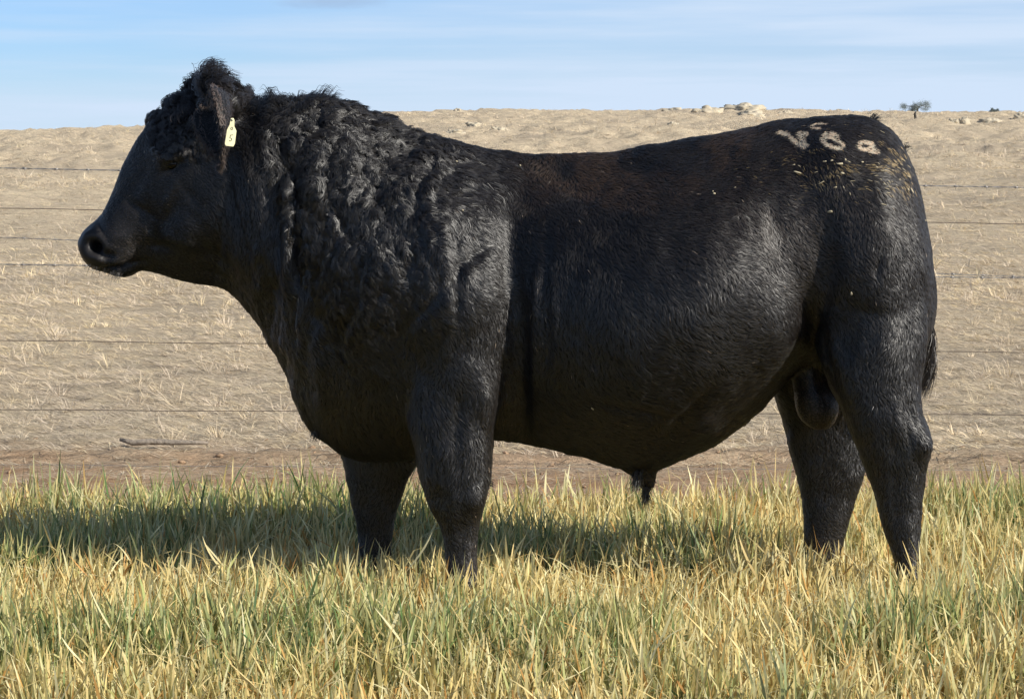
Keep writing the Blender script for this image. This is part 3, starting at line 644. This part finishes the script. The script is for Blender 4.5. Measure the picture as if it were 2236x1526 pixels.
def strands(p, nn, L, R, k, curl, clump_r, up, seed, px, py, tm=1.0):
    """lie along the hair direction, bunched into locks, locks wave and curl"""
    n = len(p); t = np.linspace(0, 1, k)
    d = hair_dir(px, py, nn); side = np.cross(nn, d)
    ncl = max(8, int(n*clump_r)); ci = rng.choice(n, ncl, replace=False)
    kd = kdtree.KDTree(ncl)
    for q_, c_ in enumerate(ci): kd.insert(p[c_], q_)
    kd.balance()
    own = np.fromiter((kd.find(x)[1] for x in p), np.int64, n)
    ph = rng.uniform(0, 2*math.pi, ncl)[own]; turns = tm*rng.uniform(.45, 1.35, ncl)[own]; sg = np.where(rng.random(ncl) < .5, -1, 1)[own]
    cl = (p[ci[own]]-p); ls = rng.uniform(.75, 1.25, ncl)[own]*rng.uniform(.8, 1.15, n)
    upl = up*rng.uniform(.6, 1.5, ncl)[own]
    wav = rng.normal(0, .22, ncl)[own]+rng.normal(0, .10, n)
    d = d+side*wav[:, None]; d /= np.linalg.norm(d, axis=1)[:, None]
    L = L*ls; out = np.zeros((n, k, 3))
    for a, tt in enumerate(t):
        rise = upl*L*math.sin(min(1, tt*1.35)*math.pi*.62)*.9
        pos = p+d*(L*tt*(1-.35*curl))[:, None]+nn*rise[:, None]+cl*(.75*tt**1.0*(.35+.65*np.clip(curl+.35, 0, 1)))[:, None]
        an = ph+sg*turns*2*math.pi*tt*1.25; rr = R*curl*min(1, tt*2.2)
        pos = pos+side*((np.cos(an)-np.cos(ph))*rr)[:, None]+d*((np.sin(an)-np.sin(ph))*rr*.8)[:, None]+nn*(rr*.45*(1+np.cos(an*1.0+1)))[:, None]
        out[:, a] = pos
    return out
def grow():
    # fine short coat everywhere
    n = 430000
    p, nn = sample(n, wt); px, py = side_px(p); near = (nn[:, 1] < .3).astype(float)*(p[:, 1] < BY+.1)
    L = .019+.010*np.exp(-((px-1450)/250)**2-((py-700)/200)**2)+.010*(py > 850)*(px < 1100)*(py < 1040)+.012*np.exp(-((px-1690)/90)**2-((py-780)/70)**2)
    L = L-.010*(1-sstep(px, 400, 520))*(py > 280); L = np.where(py > 1060, .013, L)
    L = np.where((np.hypot((px-1785)/60, (py-890)/80) < 1) & (p[:, 1] > 7.38) & (p[:, 1] < 7.62), .006, L)
    for pts_, wd in BRAND: L = np.where((seg_d(px, py, pts_) < wd*1.8) & (p[:, 1] < BY), .009, L)
    L = np.where((px < 312) & (py > 470), .0055, L)
    ll = np.clip(L*.78, .005, .04)
    pts = strands(p, nn, ll, .003, 4, np.full(n, .06), .22, .13, 1, px, py)
    col = coat_colour(p, px, py, near)
    k = np.array([1, .85, .6, .12])
    make_hair('coat', pts, .00064*k[None]*rng.uniform(.7, 1.2, (n, 1)), col, root, nrm_=nn)
    # curly mane on neck and shoulder
    mw = np.clip(sstep(cpx, 530, 640)*(1-sstep(cpx+.35*(cpy-350), 860, 1180))*(1-sstep(cpy, 640, 900))*(.25+.75*sstep(cpx-(cpy-250)*.10, 560, 640))*sstep(cpx-(cpy-350).clip(0)*.42, 545, 610), 0, 1)
    n = 90000
    p, nn = sample(n, wt*mw); px, py = side_px(p)
    L = .040+.018*rng.random(n); fade = 1-sstep(px+.35*(py-350)+120*(fbm(np.stack([px*.01, py*.01], -1), 93, 3)-.5), 740, 1080)
    L *= .42+.58*fade; cw = .12+.88*fade
    pts = strands(p, nn, L, .0056, 10, cw*.9, .05, .10, 2, px, py)
    k = np.linspace(1, .25, 10)
    make_hair('mane', pts, .0009*k[None]*rng.uniform(.7, 1.2, (n, 1)), np.array([.0085, .008, .008])[None]*rng.uniform(.6, 1.5, (n, 1)), root, 'curly black hair over neck and shoulder', nrm_=nn+(pts[:, 5]-pts[:, 2])*38)
    # crest fringe standing along the top of the neck
    cw_ = ((cpx > 520) & (cpx < 860) & (nrm[:, 2] > .75)).astype(float)
    n = 1800
    p, nn = sample(n, area*cw_+1e-12); px, py = side_px(p)
    pts = strands(p, nn, rng.uniform(.018, .040, n)*np.where(px > 720, .5, 1), .006, 8, np.full(n, .22), .03, .9, 3, px, py)
    make_hair('crest_hair', pts, .0008*np.linspace(1, .2, 8)[None]*np.ones((n, 1)), np.full((n, 3), .009), root, nrm_=nn)
    # short curls over the forehead
    fw = np.exp(-((cpx-400)/60)**2-((cpy-290)/48)**2)*(cpy < 345)*np.where((cpx > 462) & (cpy > 225), .05, 1.0)
    n = 14000
    p, nn = sample(n, area*fw*(cpx > 325)+1e-12); px, py = side_px(p)
    pts = strands(p, nn, .022*rng.uniform(.7, 1.2, n), .005, 9, np.full(n, .85), .02, .3, 5, px, py, 1.2)
    make_hair('forehead_hair', pts, .0007*np.linspace(1, .3, 9)[None]*np.ones((n, 1)), np.array([.010, .009, .009])[None]*rng.uniform(.6, 1.5, (n, 1)), root, nrm_=nn+(pts[:, 5]-pts[:, 2])*40)
    # topknot on the poll
    tw = np.exp(-((cpx-440)/62)**2-((cpy-225)/38)**2)*(cpy < 300)*(cpx < 535)*np.where((cpx > 468) & (cpy > 212) & (ctr[:, 1] < 7.42), .04, 1.0)*sstep(cpx, 345, 375)
    n = 16000
    p, nn = sample(n, area*tw+1e-12); px, py = side_px(p)
    hgt = .022+.044*np.exp(-((px-452)/32)**2)*sstep(nn[:, 2], -.1, .6)
    pts = strands(p, nn, hgt*rng.uniform(.65, 1.35, n), .0085, 14, np.full(n, .95), .012, .8, 4, px, py, 1.7)
    make_hair('topknot', pts, .0009*np.linspace(1, .3, 14)[None]*np.ones((n, 1)), np.array([.010, .009, .009])[None]*rng.uniform(.6, 1.5, (n, 1)), root, 'tousled tuft of hair on top of the head', nrm_=nn+(pts[:, 8]-pts[:, 3])*40)
    # tufts: sheath, tail base, whiskers, back of the knee
    spots = [(1392, 1035, 7.45, 260, .032, (-.2, 0, -1)), (1410, 1068, 7.48, 160, .036, (0, 0, -1)), (1906, 262, 7.5, 90, .019, (.8, 0, .6)), (1976, 322, 7.45, 70, .016, (.4, 0, .5)),
             (1064, 1052, 7.27, 60, .016, (1, 0, -.5)), (690, 945, 7.45, 90, .012, (-.3, 0, -1))]
    Pp, Cc_ = [], []
    for (a, b, Y, m, L, d) in spots:
        c = P(a, b, Y); q_ = c+rng.normal(0, .006, (m, 3)); dd = np.array(d, float)+rng.normal(0, .22, (m, 3)); t = np.linspace(0, 1, 11)[None, :, None]
        ln = L*rng.uniform(.5, 1.2, (m, 1, 1))
        Pp.append(q_[:, None]+dd[:, None]*t*ln+np.array([0, 0, -1.])*(t**2)*ln*.3)
        Cc_.append(np.full((m, 3), .012))
    q_ = np.concatenate(Pp)
    make_hair('hair_tufts', q_, .0008*np.linspace(1, .2, 11)[None]*np.ones((len(q_), 1)), np.concatenate(Cc_), root)
    m = 90; a = rng.random(m); c = P(195+75*a, 580+22*a-6*rng.random(m), 7.43); c[:, 1] += rng.uniform(-.02, .05, m)
    dd = np.stack([rng.normal(-.3, .35, m), rng.normal(-.3, .3, m), -np.abs(rng.normal(.8, .3, m))], -1); t = np.linspace(0, 1, 5)[None, :, None]
    make_hair('whiskers', c[:, None]+dd[:, None]*t*(rng.uniform(.010, .028, m)[:, None, None]), .0005*np.linspace(1, .3, 5)[None]*np.ones((m, 1)), np.full((m, 3), .02), root)
    # tail hanging behind, its switch showing beyond the thigh
    m = 1500; c = P(2018, 745, 7.56)+rng.normal(0, .008, (m, 3)); c[:, 2] += rng.uniform(-.05, .05, m); t = np.linspace(0, 1, 9)[None, :, None]
    ph = rng.uniform(0, .8, (m, 1, 1))
    sw = np.concatenate([np.sin(t*3.1+ph)*.014+.0*t+rng.normal(0, .006, (m, 1, 1))*t, rng.normal(0, .01, (m, 1, 1))*t, -t*rng.uniform(.05, .125, (m, 1, 1))], -1)
    sw = make_hair('tail_switch', c[:, None]+sw, .0009*np.linspace(1, .3, 9)[None]*np.ones((m, 1)), np.array([.012, .009, .007])[None]*rng.uniform(.6, 2.0, (m, 1)), root)
grow()

# --- ears, ear tag, eyes, hooves, straw on the rump
def ear(base, midp, tip, wid, open_dir, name='ear', cup=.5, parent=root):
    base, tip, midp = np.asarray(base, float), np.asarray(tip, float), np.asarray(midp, float); mo = midp-(base+tip)/2; ax = tip-base; L = np.linalg.norm(ax); ax /= L
    od = np.asarray(open_dir, float); od -= ax*(od@ax); od /= np.linalg.norm(od); sdv = np.cross(ax, od)
    n, m = 22, 17; t = np.linspace(0, 1, n); s = np.linspace(-1, 1, m)
    wprof = wid*(np.sin(np.clip(t*1.02+.10, 0, 1)**.75*math.pi)**.62+.02)*.5
    fr = np.zeros((n, m, 3))
    for a in range(n):
        for b in range(m):
            an = s[b]*(1.5-.6*t[a]); r = wprof[a]
            fr[a, b] = base+ax*L*t[a]+mo*4*t[a]*(1-t[a])+sdv*math.sin(an)*r*1.05+od*(math.cos(an)*-1+1)*r*cup*1.3+od*(-.02*math.sin(t[a]*3))
    th = .0035
    nv_ = np.zeros_like(fr); ga = np.gradient(fr, axis=0); gb = np.gradient(fr, axis=1); nv_ = np.cross(ga, gb); nv_ /= np.linalg.norm(nv_, axis=-1)[..., None]+1e-9
    F1 = (fr+nv_*th).reshape(-1, 3); F2 = (fr-nv_*th).reshape(-1, 3)
    i, j = np.meshgrid(np.arange(n-1), np.arange(m-1), indexing='ij'); k = (i*m+j).ravel()
    q1 = np.stack([k, k+1, k+m+1, k+m], -1); q2 = q1[:, ::-1]+n*m
    bnd = list(range(m))+[a*m+m-1 for a in range(1, n)]+[(n-1)*m+b for b in range(m-2, -1, -1)]+[a*m for a in range(n-2, 0, -1)]
    b1 = np.array(bnd); b2 = np.roll(b1, -1); q3 = np.stack([b2, b1, b1+n*m, b2+n*m], -1)
    o = mesh_np(name, np.concatenate([F1, F2]), np.concatenate([q1, q2, q3]), M_hide, parent)
    V = np.concatenate([F1, F2]); set_col(o, np.full((len(V), 3), .010))
    # short hair on both faces and a longer rim fringe, its lit edge tinted in paler
    N_ = 9000; a = rng.integers(0, n, N_); b = rng.integers(0, m, N_); out_ = np.where(rng.random(N_) < .6, 1, -1)
    q_ = fr[a, b]+rng.normal(0, .003, (N_, 3)); nn_ = nv_[a, b]*out_[:, None]
    dd = ax[None]*.9+nn_*.35+rng.normal(0, .25, (N_, 3)); rim = (np.abs(s[b]) > .85); ln = np.where(rim, .013, .007)*rng.uniform(.6, 1.3, N_)
    t_ = np.linspace(0, 1, 5)[None, :, None]
    make_hair('ear_hair', q_[:, None]+nn_[:, None]*th+dd[:, None]*t_*ln[:, None, None], .0008*np.array([1, .9, .7, .4, .1])[None]*np.ones((N_, 1)), np.array([.012, .0112, .011])[None]*rng.uniform(.6, 1.8, (N_, 1))+np.array([.05, .042, .036])[None]*rim[:, None]+np.array([.016, .0135, .012])[None]*np.ones(N_)[:, None], o, nrm_=nn_)
    return o
e1 = ear(P(496, 226, 7.31), P(484, 285, 7.19), P(478, 366, 7.165), .135, (-1, -.62, 0), cup=1.05)
e2 = ear(P(506, 222, 7.67), P(503, 285, 7.80), P(484, 366, 7.81), .088, (-1, .2, 0), cup=.8)
def ear_tag():
    out = [(-4, -32), (2, -33), (5, -28), (6, -14), (12, -4), (11, 26), (8, 33), (-10, 33), (-13, 29), (-11, -4), (-6, -16)]
    c = P(505, 289, 7.112); yb = np.array([math.cos(.4), math.sin(.4)])
    def pt(a, b, k): a, b = a*.98+b*-.10, b*.98+a*.10; return c+np.array([a*yb[0], a*yb[1]*1.0+k/.00117, -b])*.00117
    F = [pt(a, b, 0) for a, b in out]; Bk = [pt(a, b, .0022) for a, b in out]; n = len(out)
    me = bpy.data.meshes.new('ear_tag'); me.from_pydata([tuple(x) for x in F+Bk], [], [tuple(range(n))[::-1], tuple(range(n, 2*n))]+[(i, (i+1) % n, n+(i+1) % n, n+i) for i in range(n)])
    o = bpy.data.objects.new('ear_tag', me); C.objects.link(o); me.materials.append(M_tag); o.parent = e1; o['label'] = 'cream plastic tag'
    bv = o.modifiers.new('bevel', 'BEVEL'); bv.width = .0006; bv.segments = 2
    s = Soup()
    def stroke(pts, r): s.add(*tube([pt(a, b, -.0003) for a, b in pts], r, 6))
    stroke([(1, -12), (-2, -9), (-1, -6), (2, -6), (3, -9), (1, -12)], .0009)
    stroke([(5, 6), (-1, 7), (-2, 14), (2, 14), (3, 18), (0, 21), (-3, 20)], .0010)
    s.build('tag_number', M_ink, o)
    st = Soup(); st.add(*tube([pt(0, -29, -.003), pt(0, -29, .006)], .003, 12)); st.build('tag_stud', M_tag, o)
ear_tag()
for sd_ in (-1, 1):
    s = Soup(); s.add(*ellipsoid(P(388, 358, 7.5)+np.array([0, sd_*.118, 0]), (.019, .017, .017)))
    s.build('eye', M_eye, root)
for fx, fy in FEET:
    for k in (-1, 1):      # two claws to each foot
        s = Soup(); z0 = float(gz(fx, fy)[0])
        R = []
        for t_ in np.linspace(0, 1, 8):
            r = .058-.016*t_; ph = np.linspace(0, 2*math.pi, 20, endpoint=False)
            R.append(np.stack([fx-.012-.018*(1-t_)+np.cos(ph)*r*(1.0), fy+k*.024+np.sin(ph)*r*.42, np.full(20, z0-.003+.065*t_)], -1))
        s.add(*ring_loft(R)); s.build('hoof', M_hoof, root)
def flecks():
    s = Soup(); cols = []
    bv = BVHTree.FromPolygons([tuple(x) for x in Vb], [tuple(map(int, f)) for f in tri])
    list_ = [(1740, 379, 24, 5), (1834, 361, 15, 8), (1816, 354, 7, 4), (1802, 356, 8, 4), (1845, 352, 10, 4), (1882, 357, 8, 5), (1838, 380, 12, 6), (1988, 420, 16, 8), (1979, 416, 10, 7), (1815, 462, 14, 7), (1560, 427, 7, 7), (1557, 422, 4, 4), (2016, 482, 7, 6), (1860, 640, 6, 10), (1295, 888, 12, 4), (997, 357, 7, 5), (1010, 463, 6, 5), (1135, 365, 5, 5)]
    for _ in range(45):
        a = rng.normal(1955, 32) if rng.random() < .6 else rng.normal(1820, 80); b = rng.normal(385, 28)
        list_.append((a, b, rng.uniform(5, 17), rng.uniform(1.2, 2.4)))
    for (a, b, w_, h_) in list_:
        o_ = np.array([0, 0, CAMH]); d = P(a, b, 7.2)-o_
        hit = bv.ray_cast(Vector(o_), Vector(d).normalized())
        if hit[0] is None: continue
        p = np.array(hit[0]); nn_ = np.array(hit[1]); nn_ = nn_ if nn_[1] < 0 else -nn_
        an = rng.normal(-.3, .5); t1 = np.array([math.cos(an), 0, math.sin(an)]); t1 -= nn_*(t1@nn_); t1 /= np.linalg.norm(t1); t2 = np.cross(nn_, t1)
        ph = np.linspace(0, 2*math.pi, 7, endpoint=False); rr = rng.uniform(.6, 1.2, 7)
        p = p+nn_*.007
        ring = p+t1*(np.cos(ph)*rr*w_*.5*.00125)[:, None]+t2*(np.sin(ph)*rr*h_*.5*.00125)[:, None]
        R = np.stack([ring, (ring-p)*.7+p+nn_*.0010]); s.add(*ring_loft(R))
    o = s.build('straw_flecks', mat('straw_fleck', col=(.46, .39, .26), rough=.9), root); o['kind'] = 'stuff'
flecks()

# ------------------------------------------------------------------ wire fence
FY0, FY1 = 10.30, 10.55
fence = empty('wire_fence', (0, 10.4, 0)); tag(fence, 'wire stock fence of plain and barbed strands running behind the bull', 'fence')
WR = [(368, 408, 1), (456, 488, 0), (519, 600, 2), (578, 606, 1), (744, 769, 0), (895, 906, 0), (1015, 1027, 0)]
XL, XR = -1300, 3500
def at_fence(px, py): 
    return P(px, py, FY0+(FY1-FY0)*(px/2236))-np.array([0, 10.4, 0])
for (a, b, kind) in WR:
    pts = []; n = 300
    for px in np.linspace(XL, XR, n):
        u_ = px/2100; sag = 4*((px-1100)/2400)**2
        pts.append(at_fence(px, a+(b-a)*u_-sag*1.0+ (0 if kind else .6*math.sin(px*.013+a))))
    pts = np.array(pts)
    if not kind:
        low = a > 1000; s = Soup(); s.add(*tube(pts, .0009 if low else .00155, 6)); s.build('wire', M_barb if low else M_wire, fence)
    else:
        pts2 = np.array([pts[0]+(pts[-1]-pts[0])*k for k in np.linspace(0, 1, 1800)])
        pts2[:, 2] = np.interp(pts2[:, 0], pts[:, 0], pts[:, 2])
        s = Soup(); ph = np.arange(1800)*(.26)
        r = .0016 if kind == 1 else .0012
        for o_ in (0, math.pi): s.add(*tube(pts2+np.stack([0*ph, np.cos(ph+o_), np.sin(ph+o_)], -1)*r, r*.85, 5))
        step = .122; xx = np.arange(pts2[0, 0]+.03, pts2[-1, 0], step)
        for x_ in xx:
            c = np.array([x_, np.interp(x_, pts2[:, 0], pts2[:, 1]), np.interp(x_, pts2[:, 0], pts2[:, 2])]); a0 = rng.uniform(0, 3)
            for q_ in range(2):
                an = a0+q_*1.3; d = np.array([rng.normal(0, .4), math.cos(an), math.sin(an)]); d /= np.linalg.norm(d)
                s.add(*tube([c-d*.013, c+d*.013], [.0008, .0006], 5))
            s.add(*tube([c-np.array([.007, 0, 0]), c+np.array([.007, 0, 0])], r*2.1, 6))
        s.build('barbed_wire', M_barb, fence)
for px in (-1180, 3400):
    s = Soup(); b = at_fence(px, 1075); b[2] = float(gz(b[0], b[1]+10.4)[0])-.2
    for k in range(3):      # three-finned steel post
        an = k*2*math.pi/3+.4; d = np.array([math.cos(an), math.sin(an), 0])*.028; nn_ = np.array([-math.sin(an), math.cos(an), 0])*.003
        c = np.array([b+nn_, b-nn_, b+d-nn_, b+d+nn_]); t_ = c+np.array([0, 0, 1.62])
        V = np.concatenate([c, t_]); s.add(V, np.array([[0, 1, 2, 3], [7, 6, 5, 4], [0, 3, 7, 4], [1, 0, 4, 5], [2, 1, 5, 6], [3, 2, 6, 7]]))
    s.build('post', M_post, fence, smooth=False)

# ------------------------------------------------------------------ granite boulders on the ridge
def boulder(px, py, wpx, hpx, dist, label, seed, col=None):
    c = P(px, py, dist); gzv = float(gz(c[0], c[1])[0])
    rw, rh = wpx*.5*dist/FPX, hpx*dist/FPX
    th = np.linspace(.04, math.pi-.04, 26); ph = np.linspace(0, 2*math.pi, 40, endpoint=False)
    d = np.stack([np.sin(th)[:, None]*np.cos(ph), np.sin(th)[:, None]*np.sin(ph), np.cos(th)[:, None]*np.ones(40)], -1).reshape(-1, 3)
    r = 1+1.0*(np.abs(fbm(d*1.7+seed*3.1, seed, 3)-.5)*2-.3)+.2*(fbm(d*7+seed, seed+3, 2)-.5)
    d = d*r[:, None]; d[:, 2] = np.sign(d[:, 2])*np.abs(d[:, 2])**.8
    V = d*np.array([rw, rw*.8, rh]); V = V.reshape(26, 40, 3)
    a, q_, t_ = ring_loft(V); s = Soup(); s.add(a, q_[:, ::-1], t_[:, ::-1])
    o = s.build('boulder', M_rock); o.location = (c[0], c[1], gzv+rh*.1)
    top = c[2]+hpx*.5*dist/FPX
    o.location[2] = max(gzv-rh*.15, min(top-rh*.9, gzv+rh*.5))
    tag(o, label, 'boulder', 'granite boulders on the slope')
boulder(1625, 254, 100, 22, 108, 'tallest pale granite boulder on the ridge above the rump', 1)
boulder(1545, 262, 90, 18, 104, 'wide grey granite boulder beside the tallest one on the ridge', 2)
boulder(1640, 268, 74, 14, 97, 'low pale boulder directly in front of the tallest ridge boulder', 3)
boulder(1470, 243, 56, 9, 110, 'flat brown rock outcrop breaking the skyline above the back', 4)
boulder(1470, 272, 26, 10, 90, 'small cream boulder on the slope below the flat skyline outcrop', 5)
boulder(1000, 246, 26, 11, 110, 'small brown rocky knob standing up on the skyline above the shoulder', 6)
boulder(1035, 276, 40, 13, 86, 'grey boulder at the back of the three above the shoulder', 7)
boulder(993, 287, 42, 11, 80, 'pale flat boulder nearest the mane of the three above the shoulder', 8)
boulder(1090, 284, 46, 14, 82, 'pale boulder of the three above the shoulder nearest the loin', 9)
boulder(1715, 256, 30, 12, 104, 'dark mottled rock on the ridge just in front of the rump', 10)
boulder(2083, 266, 22, 12, 88, 'small dark brown rock on the slope under the lone tree', 11)
boulder(2106, 264, 24, 12, 87, 'small reddish rock beside the dark brown rock right of the tree', 12)
boulder(2160, 266, 60, 14, 90, 'broad tan rock hump on the slope toward the small far bush', 13)
boulder(2230, 258, 34, 12, 96, 'tan rock on the ridge cut by the edge of the photo', 14)

# ------------------------------------------------------------------ dark stump on the slope
s = Soup(); c = P(1998, 268, 92); zz = float(gz(c[0], c[1])[0])
s.add(*tube([(c[0], c[1], zz-.1), (c[0]+.01, c[1], zz+.10), (c[0]-.01, c[1], zz+.22), (c[0]+.02, c[1], zz+.30)], [.05, .045, .04, .025], 9))
o = s.build('stump', mat('burnt_wood', col=(.05, .045, .04), rough=.9)); tag(o, 'short dark post-like stump on the slope below the lone tree', 'stump')

# ------------------------------------------------------------------ far trees
def tree(px, py_top, wpx, dist, hgt, label, seed, crown_h, name='gum_tree'):
    r_ = np.random.default_rng(seed); top = P(px, py_top, dist); wd = wpx*dist/FPX
    base = np.array([top[0], dist, top[2]-hgt]); root_ = empty(name, tuple(base))
    s = Soup(); tips = []
    s.add(*tube([(0, 0, -2.5), (.05, 0, hgt*.25), (.12, .05, hgt*.45)], [.30, .22, .16], 8))
    for k in range(11):
        a = r_.uniform(0, 2*math.pi); rr = wd*.5*r_.uniform(.35, .95); e = np.array([math.cos(a)*rr, math.sin(a)*rr, hgt-crown_h*r_.uniform(.15, .8)-abs(rr)*.12])
        st = np.array([.05, 0, hgt*r_.uniform(.25, .45)]); mid = (st+e)/2+np.array([0, 0, .25]); s.add(*tube([st, mid, e], [.10, .06, .02], 6)); tips.append(e)
        for q_ in range(2): tips.append(mid*.4+e*.6+r_.normal(0, wd*.07, 3))
    s.build('trunk', M_bark, root_)
    n = 5200; T = np.array(tips); w = r_.integers(0, len(T), n)
    c = T[w]+r_.normal(0, 1, (n, 3))*np.array([wd*.05, wd*.05, crown_h*.075]); c[:, 2] = np.minimum(c[:, 2], hgt)
    a = r_.normal(0, 1, (n, 3)); a /= np.linalg.norm(a, axis=1)[:, None]; b = np.cross(a, r_.normal(0, 1, (n, 3))); b /= np.linalg.norm(b, axis=1)[:, None]
    a *= .10; b *= .035
    V = np.stack([c-a, c+b, c+a, c-b], 1).reshape(-1, 3); k = np.arange(n)[:, None]*4+np.arange(4)
    o = mesh_np('crown', V, k, M_leaf, root_, smooth=False); cc = np.array([.20, .235, .23])*r_.uniform(.6, 1.4, (n, 1)); set_col(o, np.repeat(cc, 4, 0))  # grey-blue leaf tint has the distance haze mixed into it
    tag(root_, label, 'tree')
tree(2003, 215, 72, 560, 3.2, 'lone spreading tree with open crown standing on the skyline beyond the rump', 5, 3.9)
tree(2172, 236, 30, 620, 2.2, 'tiny rounded bush just showing over the skyline near the photo edge', 8, 1.6, 'bush')

# ------------------------------------------------------------------ things lying on the bare strip
s = Soup(); pts = [P(a, b, 11.35) for a, b in ((262, 1010), (290, 1013), (330, 1015), (372, 1016), (415, 1021), (455, 1016))]; pts = np.array(pts); pts[:, 2] = gz(pts[:, 0], pts[:, 1])+.028
s.add(*tube(pts, [.008, .012, .014, .012, .010, .006], 8)); o = s.build('fallen_branch', M_stick); tag(o, 'thin weathered branch lying on the bare strip below the muzzle', 'branch')
def clods():
    s = Soup()
    for _ in range(260):
        x = rng.uniform(-2.8, 2.8); y = rng.uniform(8.9, 11.8); r = min(rng.gamma(1.4, .0035)+.002, .011)
        z = float(gz(x, y)[0]); v_, q_, t_ = ellipsoid((x, y, z+r*.2), (r*rng.uniform(.8, 1.8), r*rng.uniform(.8, 1.4), r*.7), 6, 8, rng.uniform(-.5, .5)); v_ = v_+rng.normal(0, r*.2, v_.shape); s.add(v_, q_[:, ::-1], t_[:, ::-1])
    o = s.build('soil_clods', M_clod); tag(o, 'loose red soil clods scattered over the bare strip', 'soil', kind='stuff')
clods()
